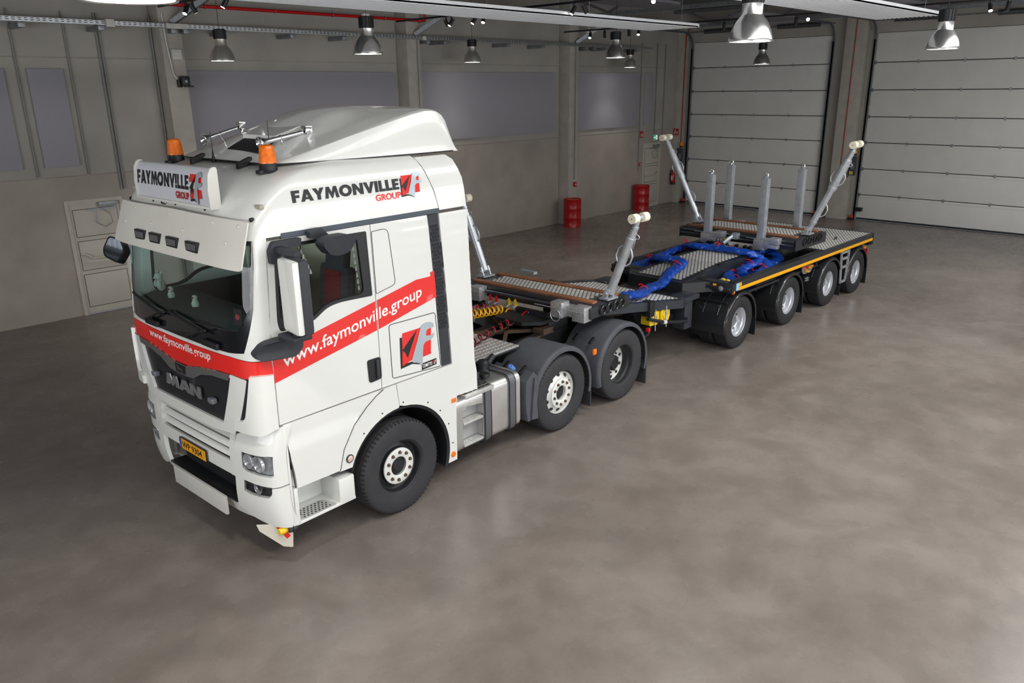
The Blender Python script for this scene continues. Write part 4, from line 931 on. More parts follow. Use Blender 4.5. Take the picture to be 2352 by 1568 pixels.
# dark hatch slot with a raised lid on the ramp
sl = lambda x: 3.765+lerp([(-.955, .0), (-.93, .02), (-.88, .048), (-.78, .10), (-.6, .185), (-.4, .265), (-.2, .335)], x)-.004
b = B(); b.prism([(-.82, -.42), (-.80, .17), (-.62, .15), (-.62, -.38)], lambda x, y, d: (x, y, sl(x)+d), -.01, .012); part('hatch_opening', b, M('hatch_dark', (.012, .012, .013), .7), spo)
b = B(); b.prism([(-.62, -.40), (-.62, .17), (-.30, .15), (-.30, -.36)], lambda x, y, d: (x, y, sl(x)+d*max(0, min(1, (-.28-x)/.3))), -.01, .05); part('hatch_lid', b, paint, spo)
for y in (-.434, .434):
    part('bonnet_clip', B().prism([(-1.06, -.02), (-.97, -.035), (-.92, -.03), (-.92, .03), (-.97, .035), (-1.06, .02)], lambda x, yy, d: (x, y+yy, 3.735+.05*(x+1.06)/.14+d), -.02, .03), black)
# beacons
for y in (-.857, .857):
    bc = part('beacon_light', B().lathe([(1e-4, 0), (.088, 0), (.092, .014), (.08, .03), (.074, .085), (1e-4, .085)], (-1.0, y, 3.70), n=24).box((-1.11, y-.04, 3.695), (-.90, y+.04, 3.73), bev=.01), black)
    b = B(); pr = [(.076, .085), (.076, .095)]
    for k in range(9): z = .10+k*.0135; r = .0745-.0014*k; pr += [(r+.002, z), (r-.0006, z+.0068)]
    pr += [(.058, .232), (.04, .243), (1e-4, .246)]
    b.lathe(pr, (-1.0, y, 3.70), n=28); part('amber_dome', b, M('amber_beacon', srgb(236, 112, 0), .28, var=.2, scale=30, coat=.25), bc)
# horns
for s, xe, ze in ((-1, -.33, 4.02), (1, -.42, 4.045)):
    y = s*.52; p0 = Vector((-.86, y, 3.935)); p1 = Vector((xe, y, ze)); d = (p1-p0)
    L = d.length
    hn = part('air_horn', B().lathe([(.0, .06), (.018, .05), (.03, .02), (.058, .0), (.062, .003), (.045, .03), (.028, .075), (.022, .13), (.019, L-.06)], p0, d, 22), chrome)
    part('horn_driver', B().box((xe-.05, y-.045, ze-.02), (xe+.03, y+.045, ze+.05), bev=.015).box((xe-.03, y-.03, ze-.1), (xe+.02, y+.03, ze-.015), bev=.01), chrome, hn)
    q = p0+d*.42; part('horn_foot', B().tube([(q.x+.024*math.cos(a*PI/6), y, q.z+.024*math.sin(a*PI/6)) if 0 else (q.x, y+.024*math.cos(a*PI/6), q.z+.024*math.sin(a*PI/6)) for a in range(12)], .005, 5, closed=True).beam((q.x, y, q.z-.02), (q.x+.04, y, q.z-.085), .022, .008).box((q.x+.01, y-.02, q.z-.10), (q.x+.08, y+.02, q.z-.085)), chrome, hn)
# antennas
for x, y, z0, z1 in ((-.955, .18, 3.745, 4.03), (-.66, -.36, 3.86, 4.13)):
    part('antenna', B().lathe([(1e-4, 0), (.028, 0), (.016, .03), (.007, .09), (.004, .12), (.0025, z1-z0), (1e-4, z1-z0)], (x, y, z0), n=10), black)
# roof marker lamps
for s in (-1, 1):
    p = F(s*.60, 3.46); part('roof_marker', B().box((p[0]-.025, p[1]-.05, p[2]-.018), (p[0]+.02, p[1]+.05, p[2]+.02), bev=.012), M('marker_lens', srgb(170, 166, 150), .3), roof)
    p = F(s*.56, 3.36); part('roof_sensor', B().lathe([(1e-4, .02), (.018, .012), (.02, -.02)], p, (-1, 0, 0), 12), black, roof)
# ---------------- sun visor
VT = [(0, -1.515), (.4, -1.512), (.8, -1.498), (1.05, -1.47), (1.20, -1.44)]
def VIS(y, t, d):
    """t = 0 top edge .. 1 bottom edge"""
    xt = lerp(VT, abs(y)); z = 3.365-.40*t-.0*(abs(y)/1.2)**2+.02*(1-t)*0
    return (xt-.135*t+d-.015, y, z+.02*(1-abs(y)/1.2)*(1-t))
b = B(); patch(b, rpoly([(-1.205, .02), (1.205, .02), (1.235, 1.02), (.6, .98), (-.6, .98), (-1.235, 1.02)], [.05, .05, .06, .3, .3, .06]), lambda y, t, d: VIS(y, t, d), .012, (), .1)
vis_ = part('sun_visor', b, M('visor_grey_white', srgb(222, 219, 210), .4, var=.03, scale=3))
for y in (.51, .24, -.04, -.51+.17*.7):
    pass
for y in (.52, .20, -.14, -.50):
    b = B(); p = VIS(y, .70, 0)
    b.box((p[0]-.016, y-.105, p[2]-.047), (p[0]+.02, y+.105, p[2]+.047), bev=.006); lf = part('visor_lamp', b, black, vis_)
    part('lamp_lens', B().box((p[0]-.02, y-.08, p[2]-.03), (p[0]-.014, y+.08, p[2]+.03), bev=.003), M('smoked_lamp_lens', (.10, .10, .11), .15, coat=.5), lf)
for y, t in ((.75, .14), (.0, .14), (-.75, .14), (.95, .5), (.35, .42), (-.28, .42), (-.98, .5), (-1.1, .14)):
    p = VIS(y, t, 0); part('visor_bolt', B().lathe([(1e-4, .008), (.012, .006), (.018, -.004)], p, (-1, 0, -.3), 10), white_pl, vis_)
# ---------------- light box sign
sx, sy, z0, z1 = -1.50, .695, 3.43, 3.765
prof = [(-1.50, z0), (-1.505, (z0+z1)/2), (-1.49, z1-.06), (-1.465, z1-.015), (-1.445, z1), (-1.43, z1), (-1.42, z1-.02), (-1.42, z0+.02), (-1.43, z0)]
b = B().prism(prof, lambda x, z, d: (x, d, z), -sy, sy); sg = part('roof_sign', b, M('sign_panel_grey', srgb(206, 208, 214), .35, var=.02), None, 40)
for s in (-1, 1):
    pr = [(x-.012 if x < -1.44 else x+.008, z+(.01 if z > 3.6 else -.01)) for x, z in prof]
    part('sign_end_cap', B().prism(pr, lambda x, z, d: (x, d, z), s*sy, s*(sy+.022)), white_pl, sg, 40)
part('sign_sill', B().box((-1.515, -sy, z0-.012), (-1.42, sy, z0+.012), bev=.004), white_pl, sg)
for y in (-.5, .05, .5): part('sign_leg', B().box((-1.46, y-.015, 3.30), (-1.43, y+.015, z0), bev=.003), black, sg)
part('sign_cable', B().tube([(-1.45, .35, z0), (-1.47, .3, 3.39), (-1.46, .24, 3.385), (-1.44, .2, 3.42)], .006, 5), black, sg)
fx = lambda z: -1.5085 if z < 3.60 else -1.509+.016*(z-3.60)/.1
decal(heavy_text('FAYMONVILLE', 1.02, .125), lambda u, v: (fx(3.565+v), .665-u, 3.565+v), 'company_lettering', lettb, sg)
decal(text_fit('GROUP', .25, .062, .03), lambda u, v: (fx(3.475+v), -.095-u, 3.475+v), 'group_lettering', M('dark_red_vinyl', srgb(176, 20, 30), .4, var=0), sg)
flogo(lambda u, v, o: (fx(3.485+v)-o, -.385-u, 3.485+v), .20, .22, sg)
# ---------------- mirrors, wipers
m = B(); m.T = Matrix.Translation((-1.28, -1.525, 2.74)) @ Matrix.Rotation(math.radians(-8), 4, 'Z')
m.box((-.075, -.15, -.32), (.0, .15, .32), bev=.035); mr = part('wing_mirror', m, paint)
m = B(); m.T = Matrix.Translation((-1.28, -1.525, 2.74)) @ Matrix.Rotation(math.radians(-8), 4, 'Z'); m.box((-.02, -.165, -.325), (.075, .155, .325), bev=.04); part('mirror_case', m, trim, mr)
m = B(); m.T = Matrix.Translation((-1.28, -1.525, 2.74)) @ Matrix.Rotation(math.radians(-8), 4, 'Z'); m.box((.074, -.13, -.28), (.079, .12, .28)); part('mirror_glass', m, chrome, mr)
part('mirror_base', B().prism(rpoly([(-1.53, 2.16), (-1.56, 2.22), (-1.50, 2.31), (-1.40, 2.34), (-1.15, 2.33), (-1.16, 2.22), (-1.24, 2.16)], .03), lambda x, z, d: (x, -(1.06+.19*min(1, max(0, (x+1.62)/.2)))-d, z), .0, .13), trim, mr, 40)
part('mirror_lower_arm', B().box((-1.36, -1.56, 2.335), (-1.17, -1.30, 2.385), bev=.02).cyl((-1.27, -1.5, 2.36), (-1.27, -1.5, 2.43), .05, n=14), trim, mr)
part('mirror_upper_mount', B().prism(rpoly([(-1.32, 2.98), (-1.325, 3.1), (-1.28, 3.17), (-1.0, 3.17), (-1.01, 3.10), (-1.2, 3.09), (-1.24, 2.98)], .02), lambda x, z, d: (x, -1.222-d, z), 0, .045).beam((-1.24, -1.25, 3.10), (-1.20, -1.50, 3.07), .09, .06, bev=.02), trim, mr, 40)
km = part('kerb_mirror', B().prism(rpoly([(-.95, 3.13), (-.86, 3.18), (-.66, 3.18), (-.57, 3.12), (-.64, 3.01), (-.74, 2.99), (-.85, 3.01)], .05), lambda x, z, d: (x, -1.36-d+.25*(3.1-z), z), 0, .13), trim, None, 50)
part('kerb_mirror_bracket', B().prism(rpoly([(-.93, 3.21), (-.80, 3.23), (-.70, 3.13), (-.74, 3.09), (-.80, 3.12), (-.92, 3.15)], .015), lambda x, z, d: (x, -1.23-d-(.2 if z < 3.14 else .0), z), 0, .06), trim, km)
# far side: mirrors
m = B(); m.box((-1.33, 1.42, 2.42), (-1.2, 1.70, 3.06), bev=.035); fm_ = part('wing_mirror', m, paint)
part('mirror_arm', B().box((-1.36, 1.22, 2.33), (-1.2, 1.6, 2.38), bev=.02).box((-1.3, 1.22, 3.06), (-1.22, 1.55, 3.11), bev=.02), trim, fm_)
def fmp(y, z, d): return tuple(Vector((-1.56, 1.36, 2.83))+Vector((.46, -.89, 0))*y+Vector((.36, .18, .9))*z+Vector((-.80, -.40, .40))*d)
OUT = rpoly([(-.10, .15), (.06, .11), (.13, -.01), (.06, -.15), (-.12, -.08), (-.15, -.0)], .04)
frm = part('front_mirror', B().prism(OUT, fmp, -.09, 0), black_gl, None, 50)
part('front_mirror_glass', B().prism([(a*.86, c*.86) for a, c in OUT], fmp, .0, .004), M('mirror_glass', (.55, .6, .68), .04, 1., var=0), frm)
part('front_mirror_arm', B().beam((-1.53, 1.16, 2.96), (-1.45, 1.1, 3.1), .05, .05), black, frm)
for (y0, y1, z0_, z1_) in ((.55, -.12, 2.30, 2.46), (-.25, -.95, 2.27, 2.40)):
    a0 = F(A(y0), 2.22, -.03); a1 = F(A(y0-.0), z0_, -.045)
    part('wiper', B().tube([F(A(y0), 2.20, -.01), F(A(y0), 2.24, -.05), F(A((y0+y1)/2), z0_+.08, -.055)], .011, 6).tube([F(A(y0+.45+(y1-y0)*k/8-.1), z0_+.02+(z1_-z0_)*(.8-.7*k/8), -.03) for k in range(9)], .014, 6), black)
part('wiper_motor_cover', B().box((-1.665, -.78, 2.19), (-1.63, -.5, 2.25), bev=.012), black)
part('wiper_motor_cover', B().box((-1.675, .35, 2.19), (-1.64, .62, 2.25), bev=.012), black)
# windscreen sticker
b = B(); patch(b, fpoly([(-.99, 2.60), (-1.09, 2.60), (-1.09, 2.46), (-.99, 2.46)]), lambda p, z, d: F(p/K, z, d-.002), .001, (), .06); stk = part('screen_sticker', b, M('dark_sticker', (.02, .018, .02), .7, spec=.2))
b = B().lathe([(1e-4, .001), (.026, .001)], F(A(-1.04), 2.53, -.004), (-1, -.35, 0), 16); part('sticker_mark', b, M('sticker_red', srgb(112, 26, 32), .5), stk)
# ---------------- cab interior
inr = M('cab_interior_dark', (.05, .053, .056), .8); beige = M('cab_interior_beige', srgb(214, 208, 184), .8); seatred = M('seat_red', srgb(120, 14, 22), .85); seatblk = M('seat_black', srgb(52, 54, 60), .85)
part('cab_floor', B().box((-1.35, -1.12, 1.52), (.6, 1.12, 1.56)), inr)
part('dashboard', B().prism([(-1.52, 2.16), (-1.50, 2.34), (-1.2, 2.40), (-.98, 2.34), (-.95, 2.0), (-1.1, 1.6), (-1.45, 1.6)], lambda x, z, d: (x, d, z), -1.12, 1.12), inr, None, 40)
for s in (-1, 1): part('door_liner', B().box((-1.3, s*1.165, 1.56), (-.2, s*1.18, 2.36)), inr)
part('rear_bulkhead', B().box((.52, -1.10, 1.56), (.58, 1.10, 3.45)), beige)
part('far_trim', B().box((-.2, 1.10, 1.9), (.5, 1.14, 3.1)), beige)
for y in (-.62, .62):
    dz = 0 if y < 0 else -.42
    b = B().box((-.75, y-.26, 1.85+dz), (-.22, y+.26, 2.08+dz), bev=.05); st = part('seat', b, seatblk)
    b = B(); b.T = Matrix.Translation((-.27, y, 2.05+dz)) @ Matrix.Rotation(math.radians(8), 4, 'Y'); b.box((-.06, -.25, 0), (.06, .25, .66), bev=.06).box((-.06, -.16, .62), (.05, .16, .92), bev=.05); part('seat_back', b, seatblk, st)
    b = B(); b.T = Matrix.Translation((-.27, y, 2.05+dz)) @ Matrix.Rotation(math.radians(8), 4, 'Y'); b.box((-.072, -.13, .05), (-.055, .13, .60), bev=.02); part('seat_inlay', b, seatred, st)
part('steering_wheel', B().tube([(-.98+.10*math.sin(a*PI/12), -.62+.23*math.cos(a*PI/12), 2.43+.2*math.sin(a*PI/12)) for a in range(24)], .016, 8, closed=True).beam((-1.1, -.62, 2.3), (-.98, -.62, 2.43), .06, .06), inr)
part('curtain', B().box((.0, -1.13, 1.95), (.48, -1.11, 3.1)), inr)
for k in range(9):
    part('tassel', B().lathe([(1e-4, .045), (.006, .04), (.012, 0), (1e-4, 0)], (-.37+.006*k, -1.14, 3.0-k*.065), n=6), M('tassel_cream', srgb(205, 196, 180), .8))
    if k < 6: part('tassel', B().lathe([(1e-4, .045), (.006, .04), (.012, 0), (1e-4, 0)], (-.93+.02*k, -1.10, 3.04-k*.05), n=6), MATS['tassel_cream'])
pw = M('plush_white', srgb(180, 180, 168), .95)
def ell(c, r, b_):
    bm = bmesh.new(); bmesh.ops.create_uvsphere(bm, u_segments=14, v_segments=9, radius=1)
    for v in bm.verts: v.co = Vector((c[0]+v.co.x*r[0], c[1]+v.co.y*r[1], c[2]+v.co.z*r[2]))
    b_.bm(bm)
th = .044
def tw(x, y, z): return (x*math.cos(th)-y*math.sin(th), x*math.sin(th)+y*math.cos(th), z)
bear = empty('plush_bear', 'white plush bear on the dashboard behind the windscreen', 'plush toy', tw(-1.30, .98, 2.39), .044); bear.scale = (.66,)*3
b = B(); ell((0, 0, .10), (.07, .08, .10), b); b.obj('body', pw, bear); b = B(); ell((-.02, 0, .25), (.065, .07, .065), b); ell((-.08, 0, .235), (.03, .03, .025), b); b.obj('head', pw, bear)
for y in (-.055, .055):
    b = B(); ell((0, y, .31), (.015, .024, .024), b); b.obj('ear', pw, bear); b = B(); ell((-.05, y*1.3, .12), (.035, .025, .06), b); b.obj('arm', pw, bear)
b = B(); ell((-.108, 0, .245), (.01, .014, .01), b); b.obj('nose', black, bear)
for (x, y) in ((-1.36, .64), (-1.38, .10)):
    t = empty('dashboard_figurine', 'small white figurine with a red band on the dashboard, %s' % ('near the plush bear' if y > .3 else 'nearer the steering wheel'), 'figurine', tw(x, y, 2.385), .044, 'dashboard figurines'); t.scale = (.72,)*3
    b = B(); b.lathe([(1e-4, 0), (.045, .005), (.05, .05), (.035, .09), (1e-4, .1)], n=16); b.obj('body', pw, t); b = B(); ell((0, 0, .125), (.04, .04, .042), b); b.obj('head', pw, t); b = B(); ell((-.018, 0, .13), (.028, .032, .022), b); b.obj('red_band', seatred, t)
# ---------------- wheels
def tyre_profile(R, r, W, groove=4):
    h = W/2; p = [(r, -h*.80), (r+.02, -h*.92), (r+(R-r)*.45, -h*1.0), (R-.05, -h*.97), (R-.018, -h*.90), (R-.006, -h*.82)]
    for k in range(groove):
        c = -h*.62+h*1.24*k/(groove-1); p += [(R, c-.012), (R-.012, c-.006), (R-.012, c+.006), (R, c+.012)]
    p += [(R-.006, h*.82), (R-.018, h*.90), (R-.05, h*.97), (r+(R-r)*.45, h), (r+.02, h*.92), (r, h*.80)]
    return p
def add_wheel(par, x, yo, s, R, W, kind, rub, prof_z=None):
    """yo = |y| of the outer sidewall; s = -1 visible side; kind: front / hub / dual"""
    c = Vector((x, s*(yo-W/2), R)); ax = (0, s, 0); h = W/2
    rr = .295 if R > .5 else .262
    ty = B().lathe(tyre_profile(R, rr, W), c, ax, 56).obj('wheel', rub, par, 32)
    if R > .5:
        b = B()
        for k in range(64):
            a = 2*PI*k/64; d = Vector((math.cos(a), 0, math.sin(a)))
            for q in (-1, 1):
                p0 = c+d*(R-.002)+Vector((0, q*h*.70, 0)); p1 = c+d*(R-.018)+Vector((0, q*h*.93, 0)); b.beam(p0, p1, .010, .012, up=d)
        tag(b.obj('tread_sipes', M('tread_groove', srgb(26, 26, 28), .9), ty, 0), kind='stuff')
    def L_(name, prof, m, n=40): return B().lathe(prof, c, ax, n).obj(name, m, ty, 32)
    if kind == 'front':
        L_('rim', [(rr+.012, h*.84), (rr+.014, h*.80), (rr-.008, h*.74), (rr-.02, h*.4), (rr-.05, h*.30), (.21, h*.36), (.195, h*.60), (.1, h*.60)], M('black_rim', (.02, .021, .023), .4, var=.2))
        L_('hub_ring', [(.205, h*.60), (.203, h*.66), (.198, h*.675), (.112, h*.675), (.106, h*.66), (.106, h*.5)], paint)
        L_('hub_cap', [(.108, h*.5), (.1, h*.52), (.075, h*.56), (.06, h*.7), (1e-4, h*.7)], chassis)
        ny, nr, nmat, br = h*.675, .157, rust, .017
    elif kind == 'hub':
        L_('rim', [(rr+.012, h*.84), (rr+.014, h*.80), (rr-.008, h*.74), (rr-.018, h*.55), (rr-.012, h*.5), (.26, h*.52), (.215, h*.70), (.20, h*.83), (.1, h*.83)], M('dark_hub_well', (.02, .021, .023), .4, var=.2) if 0 else paint)
        L_('hub_ring', [(.205, h*.82), (.203, h*.90), (.198, h*.915), (.112, h*.915), (.106, h*.9), (.106, h*.6)], paint)
        L_('hub_cap', [(.108, h*.6), (.1, h*.62), (.075, h*.66), (.06, h*.8), (1e-4, h*.8)], chassis)
        L_('rim_edge', [(rr+.006, h*.86), (rr+.012, h*.84), (rr-.01, h*.72)], chassis)
        b = B()
        for k in range(10):
            a = 2*PI*(k+.5)/10; d = Vector((math.cos(a), 0, math.sin(a))); p = c+d*.244+Vector((0, s*h*.56, 0)); nrm = (Vector((0, s, 0))+d*.55).normalized()
            b.lathe([(1e-4, .014), (.026, .014), (.03, .0)], p, nrm, 12)
        b.obj('hand_holes', seam, ty, 0)
        ny, nr, nmat, br = h*.915, .157, rust, .018
    else:
        deep = -h*.35
        lip = silver if R < .5 else chassis
        L_('rim', [(rr+.014, h*.84), (rr+.016, h*.80), (rr-.006, h*.72), (rr-.012, h*.45), (rr-.03, h*.35), (rr-.034, deep+.10), (rr-.03, deep+.02)], M('silver_rim', (.66, .68, .71), .3, .75, var=.04) if R < .5 else chassis)
        L_('disc', [(rr-.03, deep+.02), (.20, deep), (.13, deep+.01), (.125, deep+.03), (.11, deep+.03)], MATS.get('silver_rim') if R < .5 else paint)
        L_('hub_cap', [(.118, deep-.01), (.115, deep+.05), (.09, deep+.075), (1e-4, deep+.075)], dgal if R < .5 else chassis)
        b = B()
        for k in range(10):
            a = 2*PI*(k+.5)/10; d = Vector((math.cos(a), 0, math.sin(a))); p = c+d*.225+Vector((0, s*(deep+.008), 0)); b.lathe([(1e-4, .006), (.024, .006), (.027, .0)], p, ax, 12)
        b.obj('hand_holes', seam, ty, 0)
        ny, nr, nmat, br = deep+.006, .155, rust if R > .5 else silver, .016
    nut = None
    for k in range(10):
        a = 2*PI*k/10+.2; p = c+Vector((math.cos(a)*nr, s*ny, math.sin(a)*nr))
        if nut is None: nut = B().lathe([(br*1.25, 0), (br*1.2, .004), (br, .006), (br*.9, .02), (1e-4, .022)], (0, 0, 0), ax, 8).obj('nut', nmat, ty, 30)
        else: nut = dup(nut, ty)
        nut.location = p
    return ty
RT = .53
AX2, AX3 = 2.78, 4.21
for s in (-1, 1):
    add_wheel(TK, 0, 1.235, s, RT, .385, 'front', rubber)
    add_wheel(TK, AX2, 1.235, s, RT, .385, 'hub', rubber)
    add_wheel(TK, AX3, 1.235, s, RT, .315, 'dual', rubber)
    B().lathe(tyre_profile(RT, .295, .315), (AX3, s*.75, RT), (0, s, 0), 48).obj('wheel', rubber, TK, 32)
for x in (0, AX2, AX3): part('axle', B().cyl((x, -.95, RT), (x, .95, RT), .08, n=14), chassis)
# ---------------- chassis
for s in (-1, 1): part('frame_rail', B().box((-.6, s*.38-.04, .78), (5.15, s*.38+.04, 1.04), bev=.008), chassis)
for x in (1.4, 2.2, 3.5, 5.05): part('cross_member', B().box((x-.05, -.38, .82), (x+.05, .38, 1.0)), chassis)
part('engine_shroud', B().box((-1.2, -.55, .6), (.9, .55, 1.5), bev=.05), chassis)
# catwalk of ribbed aluminium planks
cw = part('catwalk', B().box((1.15, -.74, 1.135), (2.5, .74, 1.15)), chassis)
for k in range(16):
    y = -.72+k*.092; part('catwalk_plank', B().box((1.15, y, 1.15), (2.5, y+.078, 1.17), bev=.005), tread, cw)
b = B()
for k in range(16):
    y = -.72+k*.092+.039
    for i in range(22): b.box((1.18+i*.06, y-.022, 1.17), (1.205+i*.06, y+.022, 1.174))
part('catwalk_studs', b, M('bright_stud', (.78, .78, .76), .3, .8), cw, 0, kind='stuff')
# rusty ramps and fifth wheel
for s in (-1, 1):
    b = B().box((2.55, s*.40-.07, 1.045), (3.55, s*.40+.07, 1.06)); rp_ = part('rail_top_plate', b, rust)
    b = B()
    for k in range(16): b.box((2.6+k*.055, s*.40-.055, 1.06), (2.62+k*.055, s*.40+.055, 1.07))
    part('plate_ridges', b, chassis, rp_, 0, kind='stuff')
    part('slide_bracket', B().box((3.28, s*.40-.10, 1.06), (3.5, s*.40+.10, 1.15), bev=.01), rust)
part('brace_bar', B().beam((2.6, -.36, 1.08), (3.5, .36, 1.08), .05, .05), rust)
part('brace_bar', B().beam((2.6, .36, 1.08), (3.5, -.36, 1.08), .05, .05), rust)
part('fifth_wheel', B().prism([(3.1, -.25), (3.3, -.45), (3.9, -.48), (4.4, -.30), (4.4, -.08), (4.0, -.04), (4.0, .04), (4.4, .08), (4.4, .30), (3.9, .48), (3.3, .45), (3.1, .25)], lambda x, y, d: (x, y, d), 1.20, 1.25), chassis)
part('coupling_pedestal', B().box((3.5, -.42, 1.04), (3.95, .42, 1.2), bev=.02), chassis)
part('battery_box', B().box((1.4, -.72, .80), (1.95, -.45, 1.12), bev=.02).cyl((1.75, -.72, 1.0), (1.75, -.80, 1.0), .06, n=12), chassis)
part('air_filter', B().lathe([(1e-4, 0), (.09, 0), (.10, .04), (.08, .06), (.08, .14), (.05, .17), (1e-4, .17)], (1.72, -.80, 1.02), n=18), black)
part('air_hose', B().tube([(1.80, -.80, 1.12), (1.92, -.78, 1.18), (2.0, -.7, 1.14), (2.02, -.6, 1.0)], .04, 10), black)
part('yellow_tag', B().box((1.19, -.70, 1.172), (1.30, -.62, 1.178)), M('yellow_tag', srgb(236, 186, 20), .5))
# fuel tank both sides
for s in (-1, 1):
    Y = lambda v: s*v
    RC = rpoly([(.95, .91), (1.295, .865), (1.29, .375), (.945, .385)], .05)
    def hull(x0, x1, yo, b):
        tp_ = rpoly([(-yo, .34), (-yo, 1.06), (-.62, 1.06), (-.62, .34)], [.11, .11, .11, .11] if yo > 1.15 else [.0, .0, .11, .11], 6); n0 = len(tp_); k0 = len(b.v)
        for x, ins in ((x0, .03), (x0+.02, 0), (x1-.03, 0), (x1, .03)):
            b.add([(x, Y(-(y+(ins if y < -.9 else -ins))), z+(ins if z < .7 else -ins)) for y, z in tp_], [])
        fs = []
        for j in range(3): fs += [(k0+j*n0+i, k0+j*n0+(i+1) % n0, k0+(j+1)*n0+(i+1) % n0, k0+(j+1)*n0+i) for i in range(n0)]
        fs += [tuple(range(k0, k0+n0)), tuple(range(k0+3*n0, k0+4*n0))]; b.f += fs; b.mi += [0]*len(fs)
    b = B(); hull(1.33, 1.985, 1.205, b); hull(.83, 1.345, 1.085, b)
    tank = part('fuel_tank', b, tankal, None, 40)
    def tface(x, z, d):
        dz = max(0, z-.95, .45-z); return (x, s*(1.205-(.11-math.sqrt(max(0, .0121-dz*dz)))-d), z)
    b = B(); patch(b, [(.835, .345), (1.345, .345), (1.345, 1.055), (.835, 1.055)], tface, .03, [RC], .05); part('tank_step_face', b, tankal, tank, 40)
    b = B(); nr = len(RC); b.add([(x, s*1.19, z) for x, z in RC]+[(x, s*1.09, z) for x, z in RC], [(i, (i+1) % nr, nr+(i+1) % nr, nr+i) for i in range(nr)]+[tuple(range(nr, 2*nr))]); part('step_recess', b, M('recess_grey', (.46, .46, .46), .5, .6, var=.1), tank, 30)
    for za in (.70, .425):
        sp_ = part('tank_step', B().box((.955, s*1.10, za-.018), (1.28, s*1.215, za+.012), bev=.004), tread, tank)
        b = B()
        for i in range(11):
            for j in range(3): b.box((.967+i*.028, s*(1.125+j*.028), za+.012), (.98+i*.028, s*(1.141+j*.028), za+.017))
        part('step_studs', b, MATS['bright_stud'], sp_, 0, kind='stuff')
    tt = part('tank_top_step', B().box((.93, s*.98, 1.062), (1.40, s*1.28, 1.075)).box((.93, s*1.27, 1.03), (1.40, s*1.285, 1.085), bev=.004), tread, tank)
    b = B()
    for i in range(6):
        for j in range(4): b.box((.955+i*.075, s*(1.02+j*.06), 1.076), (1.01+i*.075, s*(1.055+j*.06), 1.082))
    part('top_step_slots', b, seam, tt, 0, kind='stuff')
    for x in (1.36, 1.80):
        q = rpoly([(-1.222, .325), (-1.222, 1.078), (-.60, 1.078), (-.60, .325)], .12, 6); nq = len(q); b = B()
        for xx in (x-.055, x+.055): b.add([(xx, Y(-y), z) for y, z in q], [])
        q2 = rpoly([(-1.20, .345), (-1.20, 1.06), (-.62, 1.06), (-.62, .345)], .10, 6)
        for xx in (x-.055, x+.055): b.add([(xx, Y(-y), z) for y, z in q2], [])
        b.f += [(i, (i+1) % nq, nq+(i+1) % nq, nq+i) for i in range(nq)]+[(i, (i+1) % nq, 2*nq+(i+1) % nq, 2*nq+i) for i in range(nq)]+[(nq+i, nq+(i+1) % nq, 3*nq+(i+1) % nq, 3*nq+i) for i in range(nq)]
        b.mi = [0]*len(b.f); part('tank_strap', b, M('strap_grey', srgb(112, 114, 118), .45, .6), tank, 40)
        for e in (-.055, .055): part('strap_rubber', B().tube([(x+e, Y(-y), z) for y, z in q], .006, 5, closed=True), black, tank)
    part('fuel_cap', B().lathe([(1e-4, .07), (.06, .07), (.066, .06), (.066, .03), (.05, .028), (.05, 0)], (1.52, s*1.02, 1.055), n=20), black, tank)
    part('tank_label', B().box((1.28, s*.93, 1.0605), (1.36, s*1.0, 1.063)), white_pl, tank)
    part('cat_tag', B().box((.985, s*1.0895, .80), (1.12, s*1.093, .865)), M('pale_sticker', srgb(200, 206, 212), .4), tank)
# fenders over the two rear axles
def fender(par, cx, s, R, y0, y1, a0, a1, mat, lip=.03, name='fender', cz=RT, n=26, label=None):
    """arched mudguard shell: a0..a1 degrees (0 = rear, 180 = front)"""
    b = B(); t = .012
    sec = [(R, y1), (R+.004, y0+.05), (R-.002, y0+.02), (R-.02, y0), (R-lip-.03, y0), (R-lip-.03, y0+.012), (R-.025, y0+.014), (R-t, y0+.03), (R-t, y1)]
    m_ = len(sec)
    for k in range(n+1):
        a = math.radians(a0+(a1-a0)*k/n); b.add([(cx+r*math.cos(a), s*-y, cz+r*math.sin(a)) for r, y in sec], [])
    for k in range(n): b.f += [(k*m_+i, k*m_+(i+1) % m_, (k+1)*m_+(i+1) % m_, (k+1)*m_+i) for i in range(m_)]
    b.f += [tuple(range(m_)), tuple(range(n*m_, (n+1)*m_))]; b.mi = [0]*len(b.f)
    o = b.obj(name, mat, par, 40); return o
